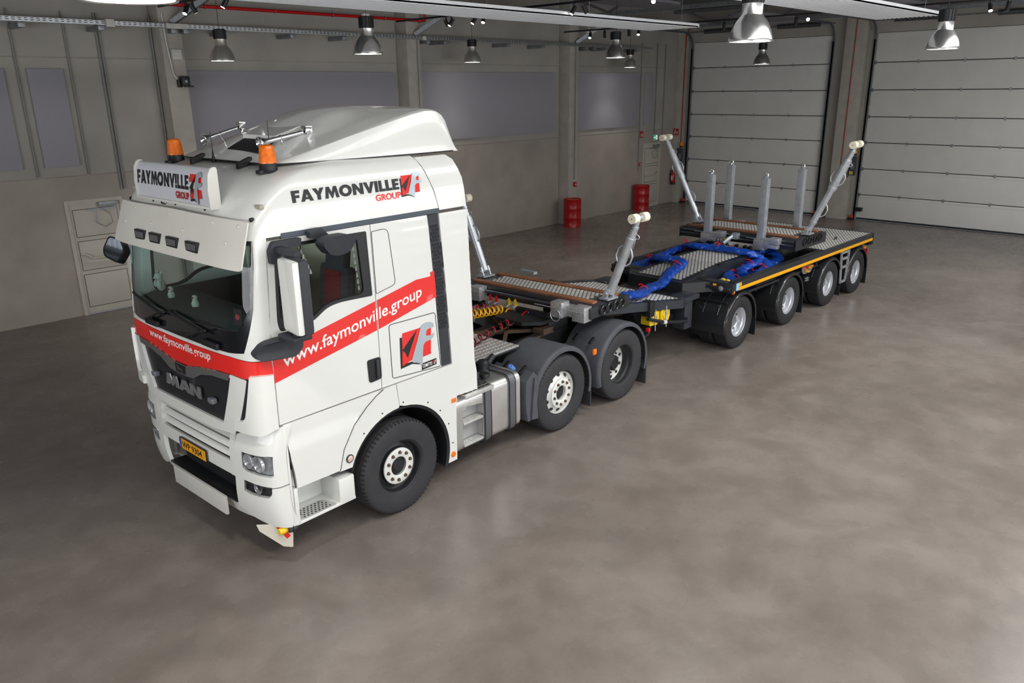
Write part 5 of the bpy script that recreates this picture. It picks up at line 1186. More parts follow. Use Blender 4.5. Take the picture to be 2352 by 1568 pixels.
for s in (-1, 1):
    f1 = fender(TK, AX2, s, .64, -1.255, -.60, -14, 194, fend)
    f2 = fender(TK, AX3, s, .64, -1.255, -.60, -20, 196, fend)
    # flat front apron of the first fender with latches and the blue coupling
    part('fender_apron', B().prism([(AX2-.635, .36), (AX2-.71, .36), (AX2-.75, .62), (AX2-.74, .90), (AX2-.60, 1.0), (AX2-.52, .93), (AX2-.63, .60)], lambda x, z, d: (x, s*(1.235-d), z), 0, .63), fend, f1, 40)
    part('front_lip', B().prism([(AX2-.66, .38), (AX2-.54, .36), (AX2-.56, .60), (AX2-.52, .80), (AX2-.60, .93), (AX2-.64, .6)], lambda x, z, d: (x, s*(1.262-d), z), 0, .04), fend, f1, 40)
    for y in (1.08, .80):
        part('latch', B().beam((AX2-.70, s*y, .965), (AX2-.56, s*y, 1.04), .05, .03, bev=.01), black, f1)
        part('latch', B().beam((AX3-.63, s*y, .99), (AX3-.52, s*y, 1.05), .05, .03, bev=.01), black, f2)
    part('blue_coupling', B().cyl((AX2-.66, s*.95, .99), (AX2-.72, s*.95, 1.05), .035, n=12).box((AX2-.74, s*.94, 1.03), (AX2-.68, s*.96, 1.06)), M('blue_cap', srgb(96, 140, 210), .4), f1)
    part('reflector', B().box((3.42, s*1.245, .90), (3.49, s*1.275, .98), bev=.01), amber, f1)
    part('mudflap', B().box((AX2+.62, s*.68, .15), (AX2+.645, s*1.24, .62)), rubber, f1)
    fb = B()
    for k in range(10): fb.box((AX2+.615, s*.70, .20+k*.038), (AX2+.622, s*1.22, .215+k*.038))
    part('flap_ribs', fb, rubber, f1, 0, kind='stuff')
    part('mudflap', B().box((AX3+.62, s*.62, .06), (AX3+.645, s*1.24, .60)), rubber, f2)
    fb = B()
    for k in range(12): fb.box((AX3+.613, s*.64, .10+k*.038), (AX3+.622, s*1.22, .115+k*.038))
    part('flap_ribs', fb, rubber, f2, 0, kind='stuff')
    part('red_marker', B().box((AX3+.64, s*1.20, .88), (AX3+.68, s*1.26, .94), bev=.008), M('red_lens', srgb(200, 20, 20), .25, coat=.5), f2)
part('rear_cross_beam', B().box((5.0, -.6, .62), (5.12, .6, .8), bev=.01), chassis)
part('tow_ball', B().tube([(5.1, -.95, .72), (5.22, -.95, .66), (5.32, -.95, .68), (5.36, -.95, .74)], .028, 10).lathe([(1e-4, .1), (.03, .09), (.042, .055), (.03, .02), (.02, 0)], (5.36, -.95, .73), n=14), chassis)
# ================================================================ steering trailer (own frame: same axes, shifted sideways)
TY = .106
blk = M('trailer_black_paint', srgb(40, 42, 46), .38, var=.08, scale=4, coat=.25)
blk2 = M('trailer_slate_paint', srgb(46, 51, 58), .42, var=.08, scale=4, coat=.2)
gfen = M('glossy_black_mudguard', (.016, .017, .019), .28, var=.1, scale=4, coat=.3)
zinc = M('bright_zinc', (.56, .60, .64), .34, .65, var=.12, scale=10, rvar=.06)
wood = M('brown_deck_timber', srgb(139, 92, 64), .65, var=.22, scale=5, stretch=(6, .6, 6), bump=.1, bscale=40)
deckbase = M('deck_plate_dark', srgb(84, 84, 82), .5, .1, var=.1)
stud = M('white_deck_stud', srgb(236, 235, 230), .4, .0, var=.04)
yel = M('yellow_reflective_tape', srgb(244, 172, 14), .35, var=.04, scale=9)
nylon = M('ivory_nylon', srgb(235, 228, 205), .45, var=.03)
trl = empty('steering_trailer', 'black four axle trailer with timber bolsters and grip decks behind the lorry', 'trailer', (0, TY, 0))
def tp(name, b, mat, par=None, angle=35, kind=None, label=None):
    o = b.obj(name, mat, par or trl, angle); tag(o, label, kind=kind); return o
def studs(par, quad, T=None, sx=.060, sy=.068, zf=None):
    """grid of raised oval studs over the quad (x0, x1, y0, y1)"""
    x0, x1, y0, y1 = quad; b = B(); b.T = T; i = 0; x = x0+sx/2
    ring = [(math.cos(2*PI*k/8), math.sin(2*PI*k/8)) for k in range(8)]
    while x < x1-sx*.3:
        y = y0+sy/2+(sy/2 if i % 2 else 0)
        while y < y1-sy*.3:
            z = zf(x) if zf else 0
            b.add([(x+c*.0215, y+s*.029, z) for c, s in ring]+[(x+c*.0205, y+s*.028, z+.0015) for c, s in ring], [(k, (k+1) % 8, 8+(k+1) % 8, 8+k) for k in range(8)]+[tuple(range(8, 16))])
            y += sy
        x += sx; i += 1
    o = b.obj('grip_studs', stud, par, 0, fix=False); tag(o, kind='stuff'); return o
# main frame
for s in (-1, 1):
    r = tp('side_rail', B().box((7.25, s*1.13, 1.06), (13.42, s*1.27, 1.235), bev=.012), blk)
    tp('reflective_tape', B().box((7.37, s*1.27, 1.078), (13.38, s*1.2735, 1.136)), yel, r)
    fb = tp('front_cross_beam', B().box((7.16, s*.60, 1.06), (7.36, s*1.27, 1.215), bev=.012).box((7.10, s*.62, 1.10), (7.18, s*1.24, 1.16), bev=.01), blk)
    tp('oval_lamp', B().lathe([(1e-4, .012), (.03, .01), (.045, 0)], (7.098, s*1.08, 1.13), (-1, 0, 0), 16), M('lamp_grey', (.25, .26, .28), .2, coat=.5), fb)
    tp('round_marker', B().lathe([(1e-4, .02), (.03, .015), (.035, 0)], (7.22, s*1.25, 1.065), (-1, 0, 0), 14), amber, fb)
    b = B()
    for i in range(3):
        for j in range(2): b.cyl((7.098, s*(.80+i*.04), 1.11+j*.04), (7.092, s*(.80+i*.04), 1.11+j*.04), .012, n=8)
    tp('connector_ports', b, seam, fb, 0, kind='stuff')
    tp('beam_sticker', B().box((7.094, s*.93, 1.165), (7.1, s*.99, 1.20)), yel, fb)
tp('blue_label', B().box((7.27, -1.2755, 1.085), (7.36, -1.2705, 1.21)), M('pale_blue_label', srgb(150, 205, 235), .4, var=.08, scale=30))
tp('yellow_label', B().box((7.37, -1.2758, 1.145), (7.45, -1.2705, 1.21)), yel)
sp_ = tp('well_floor', B().box((7.3, -1.15, .90), (10.85, 1.15, .94)), blk)
tp('well_cross_member', B().box((9.20, -1.13, .94), (9.30, 1.13, 1.12), bev=.01), blk)
tp('well_end_wall', B().box((10.78, -1.13, .94), (10.86, 1.13, 1.22)), blk)
tp('well_plate', B().box((8.35, -1.10, .945), (9.1, -.75, .96)), deckbase)
studs(trl.children[-1], (8.37, 9.08, -1.08, -.77), zf=lambda x: .96)
tp('rear_frame', B().box((10.85, -1.13, .98), (13.42, 1.13, 1.20)), blk)
dk_ = tp('rear_deck', B().box((10.86, -1.255, 1.215), (13.36, 1.255, 1.238)), deckbase)
studs(dk_, (10.88, 13.34, -1.235, 1.235), zf=lambda x: 1.238)
tp('tail_beam', B().box((13.36, -1.27, .98), (13.46, 1.27, 1.235), bev=.01), blk)
for y in (-.95, .95):
    tp('lashing_ring', B().tube([(12.1+.05*math.cos(a*PI/8), y, 1.24+.05*math.sin(a*PI/8)) for a in range(9)], .012, 6), black, dk_)
    tp('tail_bracket', B().box((13.40, y-.1 if y < 0 else y-.1, .35), (13.46, y+.1, .98)).box((13.42, y*1.2-.05, .95), (13.52, y*1.2+.05, 1.0)), blk)
    tp('tail_lamp', B().box((13.46, y*1.12-.1, .72), (13.50, y*1.12+.1, .86), bev=.01), MATS['red_lens'])
    tp('side_marker', B().box((12.95, math.copysign(1.24, y), .95), (13.02, math.copysign(1.285, y), 1.0), bev=.01), amber)
# central spine platform
zs = lambda x: lerp([(6.6, 1.205), (6.84, 1.22), (8.1, 1.31), (9.15, 1.32)], x)
b = B()
for x in (6.72, 6.84, 8.1, 9.15): b.add([(x, -.56, zs(x)), (x, .56, zs(x)), (x, .56, zs(x)-.22), (x, -.56, zs(x)-.22)], [])
for j in range(3): b.f += [(j*4+i, j*4+(i+1) % 4, (j+1)*4+(i+1) % 4, (j+1)*4+i) for i in range(4)]
b.f += [(0, 1, 2, 3), (12, 13, 14, 15)]; b.mi = [0]*len(b.f); spn = tp('neck_platform', b, blk, None, 20)
b = B()
for x in (6.84, 8.1, 9.05): b.add([(x, -.455, zs(x)+.006), (x, .455, zs(x)+.006)], [])
b.f += [(0, 1, 3, 2), (2, 3, 5, 4)]; b.mi = [0, 0]; pp = tp('platform_plate', b, deckbase, spn, 0)
studs(pp, (6.85, 9.04, -.45, .45), zf=lambda x: zs(x)+.006)
tp('lashing_lug', B().box((8.0, -.53, zs(8)), (8.2, -.48, zs(8)+.03), bev=.008), black, spn)
for s in (-1, 1): tp('platform_gusset', B().prism([(6.74, 0), (7.2, 0), (7.2, .3)], lambda x, y, d: (x, s*(.56+y), d), 1.02, 1.2), blk, spn)
tp('turntable_ring', B().lathe([(1e-4, 0), (.62, 0), (.66, .02), (.66, .06), (.6, .07), (.6, .10), (.64, .11), (.64, .16), (1e-4, .16)], (6.75, 0, .86), n=48), blk)
# drawbar neck sloping up to the front bolster
zn = lambda x: lerp([(3.6, 1.44), (4.2, 1.40), (6.0, 1.13), (6.6, 1.06)], x)
hw = lambda x: lerp([(3.6, .80), (4.2, .98), (6.1, 1.05), (6.6, .8)], x)
nk = None
for s in (-1, 1):
    b = B(); xs = (3.9, 4.2, 5.2, 6.0, 6.45)
    for x in xs: b.add([(x, s*hw(x), zn(x)+.015), (x, s*(hw(x)-.11), zn(x)+.015), (x, s*(hw(x)-.11), zn(x)-.12), (x, s*hw(x), zn(x)-.12)], [])
    for j in range(len(xs)-1): b.f += [(j*4+i, j*4+(i+1) % 4, (j+1)*4+(i+1) % 4, (j+1)*4+i) for i in range(4)]
    b.f += [(0, 1, 2, 3), tuple(range(len(xs)*4-4, len(xs)*4))]; b.mi = [0]*len(b.f); nk = tp('neck_side_beam', b, blk2, None, 20)
    tp('beam_clamp', B().box((5.05, s*.90, 1.06), (5.17, s*1.06, 1.30), bev=.006), black, nk)
    tp('hydraulic_post', B().box((6.25, s*.70, .56), (6.48, s*.93, 1.10), bev=.015).box((6.2, s*.66, 1.04), (6.62, s*.97, 1.12), bev=.01).cyl((6.50, s*.82, .66), (6.62, s*.82, .66), .03, n=10).cyl((6.22, s*.95, .78), (6.22, s*1.02, .78), .025, n=10), blk2)
b = B(); xs = (4.25, 5.2, 6.0, 6.2)
for x in xs: b.add([(x, -(hw(x)-.1), zn(x)), (x, hw(x)-.1, zn(x)), (x, hw(x)-.1, zn(x)-.03), (x, -(hw(x)-.1), zn(x)-.03)], [])
for j in range(3): b.f += [(j*4+i, j*4+(i+1) % 4, (j+1)*4+(i+1) % 4, (j+1)*4+i) for i in range(4)]
b.f += [(0, 1, 2, 3), (12, 13, 14, 15)]; b.mi = [0]*len(b.f); nd = tp('neck_deck', b, deckbase, None, 20)
studs(nd, (4.5, 6.15, -.88, .88), zf=zn)
tp('neck_spine', B().prism([(3.5, 1.33), (3.5, 1.25), (5.2, .92), (6.6, .85), (6.6, 1.03), (6.0, 1.10), (4.2, 1.36)], lambda x, z, d: (x, d, z), -.35, .35), blk)
tp('spring_strut', B().tube([(4.95, -.28, 1.32), (5.12, -.30, 1.46)], .035, 10).tube([(5.12, -.30, 1.46), (5.2, -.31, 1.52)], .018, 8).tube([(5.2, -.31, 1.52), (5.24, -.31, 1.3)], .008, 6), zinc)
# ---------------- bolsters
def ringtube(b, c, r, t, ax, n=16, a0=0, a1=2*PI, el=1.):
    u, v, d = basis(ax); c = Vector(c)
    full = abs(a1-a0-2*PI) < 1e-3
    b.tube([c+u*math.cos(a0+(a1-a0)*k/n)*r*el+v*math.sin(a0+(a1-a0)*k/n)*r for k in range(n if full else n+1)], t, 6, closed=full); return b
def handle(b, T, z, side):
    """octagonal pull handle standing off the tube on one side"""
    pts = [(0, .05*side, z), (0, .085*side, z+.025), (0, .125*side, z+.085), (0, .125*side, z+.19), (0, .085*side, z+.25), (0, .05*side, z+.275)]
    t0 = b.T; b.T = T; b.tube(pts, .012, 6); b.T = t0
def support_arm(par, base, roller, stage, nm):
    """telescopic galvanised support with twin nylon rollers; stage = number of telescope sections"""
    p0, p1 = Vector(base), Vector(roller); d = (p1-p0).normalized(); L = (p1-p0).length
    yax = Vector((0, 1, 0)); x = Vector((1, 0, 0)); y = d.cross(x).normalized(); x = y.cross(d)
    T = Matrix(((x.x, y.x, d.x, p0.x), (x.y, y.y, d.y, p0.y), (x.z, y.z, d.z, p0.z), (0, 0, 0, 1)))
    b = B(); b.T = T
    secs = [(0.06, .74*L, .062), (.7*L, .86*L, .05), (.84*L, L-.03, .034)] if stage == 1 else [(.06, .12*L, .05), (.1*L, .54*L, .06), (.5*L, .84*L, .074), (.8*L, .92*L, .05), (.9*L, L-.03, .036)]
    for a, c, r in secs: b.cyl((0, 0, a), (0, 0, c), r, n=20)
    for a, c, r in secs[1:]: b.cyl((0, 0, a+.04), (0, 0, a+.07), (r+.016 if stage == 1 else max(r, .05)+.008), n=20)
    arm = b.obj('support_arm', zinc, par, 40)
    b = B(); b.T = T; b.box((-.09, -.03, -.03), (-.06, .05, .12), bev=.006).box((.06, -.03, -.03), (.09, .05, .12), bev=.006).cyl((-.11, 0, .06), (.11, 0, .06), .022, n=10); b.T = None
    b.box((p0.x-.12, p0.y-.08, p0.z-.035), (p0.x+.12, p0.y+.08, p0.z-.01)); b.obj('pivot_bracket', zinc, arm, 30)
    b = B(); b.T = T; b.cyl((-.07, 0, L), (.07, 0, L), .032, n=14).cyl((0, 0, L-.08), (0, 0, L), .03, n=10).cyl((.0, .03, L-.07), (0, .07, L-.07), .012, n=8); b.obj('roller_axle', zinc, arm, 40)
    for q in (-1, 1):
        b = B(); b.T = T; b.lathe([(.012, q*.165), (.02, q*.167), (.056, q*.165), (.064, q*.155), (.064, q*.062), (.058, q*.055), (.01, q*.055)], (0, 0, L), (1, 0, 0), 24) if 0 else b.cyl((q*.06, 0, L), (q*.17, 0, L), .064, n=24)
        ro = b.obj('nylon_roller', nylon, arm, 40)
        b = B(); b.T = T; b.cyl((q*.17, 0, L), (q*.173, 0, L), .010, n=10); b.obj('axle_end', dgal, arm)
    for hz in ((.42*L,) if stage == 1 else (.2*L, .56*L)):
        for q in (-1, 1):
            if stage == 2 and hz < .3*L and q > 0: continue
            b = B(); handle(b, T, hz, q); b.obj('pull_handle', zinc, arm, 50)
    b = B(); b.T = T; ringtube(b, (-.0, -.07, .80*L), .03, .006, (1, 0, 0), el=1.6); b.tube([(0, -.07, .78*L), (0, -.085, .7*L), (0, -.07, .62*L)], .004, 5); b.obj('locking_pin', zinc, arm)
    return arm
def bolster(c, rot, hx, hy, ztop, zlow, beams, sock):
    T = Matrix.Translation((c[0], c[1], 0)) @ Matrix.Rotation(rot, 4, 'Z')
    def nb(): q = B(); q.T = T; return q
    bm_ = tp('bolster_beam', nb().box((-hx, -hy, zlow), (hx, hy, ztop-.03), bev=.02), blk)
    pw_ = .11
    for xx in (-hx+.10, hx-.20):
        for k in range(3):
            y0 = -hy+.07+k*(2*hy-.14)/3; tp('timber_plank', nb().box((xx, y0, ztop-.035), (xx+pw_, y0+(2*hy-.14)/3-.004, ztop), bev=.004), wood, bm_)
    pl_ = tp('bolster_plate', nb().box((-hx+.22, -hy+.22, ztop-.035), (hx-.21, hy-.22, ztop-.022)), deckbase, bm_)
    studs(pl_, (-hx+.23, hx-.22, -hy+.24, hy-.24), T, zf=lambda x: ztop-.022)
    for dz in ((.09,) if sock else (.08, .15)):
        for xx in (-hx-.05, hx+.05):
            tp('guide_rod', nb().cyl((xx, -hy+.02, ztop-dz), (xx, hy-.02, ztop-dz), .024, n=12), M('rod_grey', srgb(92, 98, 106), .3, .7), bm_)
    for s in (-1, 1):
        tp('end_plate', nb().box((-hx-.08, s*hy, zlow), (hx+.06, s*(hy+.025), ztop-.04), bev=.008), blk, bm_)
        for xx in (-.55, -.2, .2, .55):
            b = nb(); ringtube(b, (xx*hx, s*(hy+.045), ztop-.11), .07, .016, (0, 1, .2)); tp('tie_ring', b, black_gl, bm_)
    return bm_, T
# front bolster
FBc, FBr, FZ = (3.97, .155), .072, 1.56
fbm, FT = bolster(FBc, FBr, .43, 1.20, FZ, 1.36, 2, True)
def lp(T, x, y, z): return tuple(T @ Vector((x, y, z)))
for s in (-1, 1):
    support_arm(fbm, lp(FT, .02, s*1.16, FZ+.02), lp(FT, .0, s*1.62, FZ+1.17), 1, 'front')
def fbld(): q = B(); q.T = FT; return q
# galvanised stake pockets on the front face
for y in (-.90, 1.02):
    pk = tp('stake_pocket', fbld().box((-.60, y-.09, 1.38), (-.45, y+.09, 1.52), bev=.005).box((-.62, y-.29, 1.33), (-.44, y-.085, 1.54), bev=.005).box((-.64, y+.08, 1.34), (-.45, y+.27, 1.56), bev=.005), M('galv_pocket', (.62, .63, .65), .32, .75, var=.2, scale=30), fbm)
    b = fbld(); ringtube(b, (-.66, y+.17, 1.38), .085, .006, (1, 0, 0)); tp('pull_ring', b, zinc, fbm)
    tp('pocket_pin', fbld().cyl((-.645, y-.3, 1.48), (-.645, y+.55, 1.48), .007, n=6), zinc, fbm)
sp_ = tp('socket_panel', fbld().box((-.46, -.35, 1.20), (-.445, 1.25, 1.38)), M('socket_panel_grey', srgb(186, 178, 170), .45, .1, var=.1), fbm)
for y, col in ((.62, 'red'), (.50, 'red'), (.25, 'yellow'), (.13, 'yellow')):
    mt = M('tap_'+col, srgb(214, 24, 30) if col == 'red' else srgb(236, 200, 24), .4)
    b = fbld(); b.cyl((-.46, y, 1.34), (-.51, y, 1.345), .016, n=8).prism([(y-.012, 1.35), (y+.012, 1.35), (y+.03, 1.41), (y, 1.44), (y-.025, 1.40)], lambda yy, z, d: (-.50+d, yy, z), 0, .012); tp('coupling_tap', b, mt, sp_)
    tp('coupling_body', fbld().cyl((-.46, y, 1.33), (-.56, y, 1.31), .018, n=8), zinc, sp_)
for y in (1.1, .95, .8): tp('electric_socket', fbld().cyl((-.46, y, 1.27), (-.56, y-.02, 1.26), .045, n=12).tube([(-.56, y-.02, 1.26), (-.62, y-.06, 1.2), (-.6, y-.1, 1.1)], .018, 8), black, sp_)
for y in (-.1, -.26): tp('empty_socket', fbld().cyl((-.461, y, 1.29), (-.466, y, 1.29), .03, n=12), black, sp_)
tp('blue_plug', fbld().cyl((-.467, -.1, 1.265), (-.48, -.1, 1.262), .02, n=10), M('blue_cap', srgb(96, 140, 210), .4), sp_)
tp('coupling_plate', B().prism([(3.75, -.5), (3.7, .5), (4.4, .6), (4.4, -.6)], lambda x, y, d: (x, y+.1, d), 1.25, 1.32), blk)
# rear bolster on its slewing ring
RZ = 1.665
tp('slewing_ring', B().lathe([(1e-4, 0), (.62, 0), (.64, .03), (.64, .10), (.56, .11), (.56, .2), (1e-4, .2)], (10.15, 0, 1.20), n=48), blk2)
tp('slewing_bed', B().box((9.4, -.75, .94), (10.85, .75, 1.2), bev=.02), blk)
rbm, RT_ = bolster((10.15, 0), -.0, .60, 1.24, RZ, 1.42, 2, False)
for s, oy in ((-1, 0), (1, .0)):
    support_arm(rbm, lp(RT_, -.06, s*1.19, RZ+.03), (10.05, 2.08 if s > 0 else -1.93, 3.36), 2, 'rear')
def stake(x, y, zb, zt):
    o = tp('stake', B().box((x-.06, y-.07, zb), (x+.06, y+.07, zt), bev=.006), zinc, None, 20)
    b = B(); b.prism([(-.045, 0), (.045, 0), (.03, .05), (-.03, .05)], lambda a, c, d: (x+d, y+a, zt+c), -.02, .02); b.obj('eye_plate', zinc, o)
    b = B(); ringtube(b, (x-.03, y-.01, zt+.06), .042, .011, (.6, 1, 0)); b.obj('eye_ring', chrome, o)
for x, y in ((9.44, .58), (9.44, -.57), (10.88, .95), (10.88, -.62)):
    stake(x, y, 1.42, 2.73 if x < 10 else 2.79)
    pk = tp('stake_pocket', B().box((x-.09, y-.11, 1.38), (x+.09, y+.11, 1.58), bev=.006).box((x-.11, y-.40, 1.52), (x+.04, y-.22, 1.645), bev=.005).box((x-.10, y-.23, 1.50), (x+.02, y-.1, 1.62), bev=.005).box((x-.10, y-.38, 1.44), (x+.02, y-.1, 1.51), bev=.005), MATS['galv_pocket'], rbm)
    tp('pocket_pin', B().cyl((x-.11, y-.36, 1.60), (x-.11, y+.25, 1.60), .007, n=6), zinc, rbm)
b = B().beam((9.42, .12, 1.50), (9.30, -.02, 1.40), .07, .05, bev=.01).beam((9.45, -.02, 1.62), (9.25, .12, 1.44), .06, .06, bev=.01).box((9.38, -.1, 1.52), (9.5, .02, 1.64), bev=.01); tp('locking_clamp', b, zinc, rbm)
rs = tp('socket_panel', B().box((9.38, -.48, 1.36), (9.395, .45, 1.47)), M('socket_panel_grey', srgb(186, 178, 170), .45, .1, var=.1), rbm)
for y, col in ((.32, 'red'), (.25, 'red'), (.14, 'yellow'), (.08, 'yellow')):
    b = B(); b.box((9.34, y-.012, 1.43), (9.36, y+.012, 1.53), bev=.005); tp('coupling_tap', b, MATS['tap_'+col], rs)
for y in (.5, .42, -.12, -.3, -.4): tp('electric_socket', B().cyl((9.38, y, 1.41), (9.32, y, 1.40), .035, n=12), black, rs)
for k, (y0, y1) in enumerate(((.3, -.1), (.2, -.25), (.1, -.35))):
    tp('hanging_hose', B().tube([(9.34, y0, 1.40), (9.28, y0-.02, 1.3), (9.25, (y0+y1)/2, 1.24-.02*k), (9.3, y1, 1.27), (9.36, y1-.1, 1.38)], .012, 6), black, rs)
tp('red_cable_end', B().cyl((9.33, -.14, 1.38), (9.30, -.02, 1.37), .012, n=6), MATS['tap_red'], rs)
# ---------------- wheels and mudguards
RW = .468
AXL = (7.553, 9.466, 11.283, 12.72)
for x in AXL:
    tp('axle', B().cyl((x, -1.0, RW), (x, 1.0, RW), .07, n=14).box((x-.1, -.5, RW-.08), (x+.1, .5, RW+.12), bev=.02), chassis)
    for s in (-1, 1):
        add_wheel(trl, x, 1.25, s, RW, .285, 'dual', rubber_n)
        B().lathe(tyre_profile(RW, .262, .285), (x, s*.80, RW), (0, s, 0), 48).obj('wheel', rubber_n, trl, 32)
        g = fender(trl, x, s, .555, -1.275, -.60, -2, 192, gfen, lip=.03, name='mudguard', cz=RW)
        tp('guard_rear_apron', B().box((x+.53, s*.66, .12), (x+.545, s*1.27, .47)), gfen, g)
        for y in (.80, 1.08):
            a = math.radians(150); tp('guard_rib', B().tube([(x+.562*math.cos(math.radians(q)), s*y, RW+.562*math.sin(math.radians(q))) for q in (110, 122, 134, 146, 158)], .012, 6), gfen, g)
            tp('guard_bolt', B().lathe([(1e-4, .03), (.02, .028), (.026, 0)], (x+.555*math.cos(math.radians(143)), s*y, RW+.555*math.sin(math.radians(143))), (math.cos(math.radians(143)), 0, math.sin(math.radians(143))), 12), trim, g)
        tp('guard_stay', B().cyl((x-.42, s*.62, RW+.42), (x-.42, s*1.2, RW+.42), .02, n=10), black, g)
# ladder, valve panel
for s in (-1, 1):
    b = B()
    for a, c in (((11.69, 1.075), (11.79, .39)), ((12.09, 1.065), (12.03, .42))): b.beam((a[0], s*1.275, a[1]), (c[0], s*1.275, c[1]), .03, .05)
    ld_ = tp('access_ladder', b, zinc)
    for t in (0.02, .22, .5, .98):
        tp('ladder_rung', B().box((11.69+.10*t, s*1.25, 1.065-.66*t-.03), (12.09-.06*t, s*1.29, 1.065-.66*t+.012)), zinc, ld_)
vp = tp('valve_panel', B().prism(rpoly([(10.03, 1.03), (10.5, 1.03), (10.5, .93), (10.44, .86), (10.12, .86), (10.03, .93)], .02), lambda x, z, d: (x, -1.17-d, z), 0, .02), M('valve_plate', (.35, .35, .36), .4, .7))
for x, z, m_ in ((10.12, .97, amber), (10.2, .99, MATS['tap_red']), (10.3, .97, yel), (10.38, .99, yel), (10.42, 1.0, MATS['tap_red']), (10.25, .9, yel)):
    tp('valve_button', B().cyl((x, -1.19, z), (x, -1.235, z), .02, n=10), m_, vp)
tp('coupling_block', B().box((10.14, -1.21, .70), (10.32, -1.16, .80), bev=.01), black, vp)
b = B()
for i in range(3):
    for j in range(2): b.cyl((10.18+i*.05, -1.21, .725+j*.045), (10.18+i*.05, -1.225, .725+j*.045), .014, n=8)
tp('coupling_ports', b, zinc, vp, 0, kind='stuff')
# ================================================================ loose things on the trailer
bluem = M('blue_hose_sleeve', srgb(14, 68, 165), .34, var=.35, scale=7, bump=.9, bscale=26, coat=.2)
redstrap = M('red_tie_strap', srgb(214, 22, 40), .5)
def smooth(pts, k=5):
    out = []; n = len(pts); P = [Vector(p) for p in pts]
    for i in range(n-1):
        a, b, c, d = P[max(0, i-1)], P[i], P[i+1], P[min(n-1, i+2)]
        for j in range(k):
            t = j/k; out.append(.5*((2*b)+(c-a)*t+(2*a-5*b+4*c-d)*t*t+(3*b-a-3*c+d)*t**3))
    return out+[P[-1]]
def sleeve(pts, r, lab, ties=()):
    base = Vector(pts[0]); root = empty('hose_bundle', lab, 'hose bundle', (base.x, base.y+TY, base.z-r), group='blue sleeved hose bundles on the trailer')
    q = [p-base+Vector((0, 0, r)) for p in smooth(pts, 9)]; n = 14; vs = []; fs = []; u = None; random.seed(int(base.x*100))
    ph = random.random()*6
    for i, p in enumerate(q):
        d = (q[min(i+1, len(q)-1)]-q[max(i-1, 0)]).normalized()
        u = (Vector((0, 0, 1))-d*d.z).normalized(); v = d.cross(u)
        for k in range(n):
            a = 2*PI*k/n+.25*math.sin(i*.35+ph); rr = r*(1+.13*math.sin(2*a+i*.5+ph)*math.sin(i*.31)+.12*math.sin(3*a-i*.7)+.10*random.uniform(-1, 1)); vs.append(p+(v*math.cos(a)*1.22+u*math.sin(a)*.72)*rr)
    for i in range(len(q)-1): fs += [(i*n+k, i*n+(k+1) % n, (i+1)*n+(k+1) % n, (i+1)*n+k) for k in range(n)]
    fs += [tuple(range(n)), tuple(range((len(q)-1)*n, len(q)*n))]
    B().add(vs, fs).obj('sleeve', bluem, root, 60)
    for t in ties:
        i = max(1, min(len(q)-2, int(t*len(q)))); d = (q[i+1]-q[i-1]).normalized(); b = B()
        ringtube(b, q[i], r*1.12, .008, d, el=.85); b.tube([q[i]+Vector((0, 0, r)), q[i]+Vector((.02, .05, r+.03)), q[i]+Vector((.0, .10, r+.015))], .010, 5); b.obj('red_tie', redstrap, root)
        b = B(); ringtube(b, q[i]+Vector((0, -.02, -r*.2)), .028, .006, (1, .2, 0)); b.obj('snap_hook', zinc, root)
    return root
sleeve([(4.62, -.84, 1.40), (4.76, -.83, 1.43), (5.05, -.77, 1.37), (5.4, -.65, 1.31), (5.80, -.47, 1.27), (6.06, -.42, 1.25), (6.3, -.36, 1.22), (6.6, -.28, 1.24), (6.8, -.22, 1.29), (6.99, -.18, 1.32), (7.25, -.13, 1.34), (7.48, -.06, 1.36), (7.60, .10, 1.37), (7.60, .25, 1.37), (7.60, .42, 1.37), (7.66, .62, 1.34), (7.80, .80, 1.2), (7.74, .92, 1.14), (7.46, .92, 1.12), (7.38, .90, 1.10)], .084, 'blue hose bundle snaking from the front bolster over the neck platform', (.18, .52, .82))
sleeve([(7.42, 1.02, 1.12), (7.79, 1.04, 1.14), (8.05, 1.04, 1.14), (8.25, 1.02, 1.16), (8.58, 1.02, 1.2), (8.87, 1.0, 1.24), (9.05, .96, 1.28), (9.10, .88, 1.31), (8.98, .72, 1.36), (8.86, .5, 1.40), (8.91, .3, 1.40), (8.93, .07, 1.40), (8.94, -.15, 1.40), (8.92, -.38, 1.40), (8.99, -.57, 1.38), (9.13, -.67, 1.3), (9.31, -.76, 1.2), (9.27, -.86, 1.14), (9.1, -.94, 1.10)], .084, 'longest blue hose bundle along the far rail and across the platform end', (.12, .42, .62, .97))
sleeve([(8.8, .70, 1.06), (8.7, .84, 1.04), (8.5, .92, 1.03), (8.2, .88, 1.03), (7.9, .78, 1.03)], .084, 'short blue hose bundle in the far well beside the platform', (.5,))
sleeve([(9.62, -.30, 1.24), (9.78, -.42, 1.27), (9.86, -.54, 1.27), (9.82, -.68, 1.25), (9.76, -.80, 1.2), (9.55, -.84, 1.16), (9.38, -.80, 1.12), (9.28, -.68, 1.08)], .084, 'blue hose bundle curling beside the rear slewing ring', ())
sleeve([(9.22, -.98, 1.12), (9.1, -.96, 1.10), (8.92, -.94, 1.08), (8.72, -.90, 1.06), (8.45, -.86, 1.05), (8.2, -.82, 1.03), (7.95, -.80, 1.03)], .084, 'blue hose bundle lying along the near rail in the well', (.12, .55))
sleeve([(9.02, -.66, 1.08), (8.9, -.64, 1.09), (8.6, -.68, 1.09), (8.3, -.70, 1.08), (8.0, -.68, 1.06), (7.75, -.66, 1.03)], .08, 'crumpled blue hose bundle in the near well next to the platform', (.3, .6))
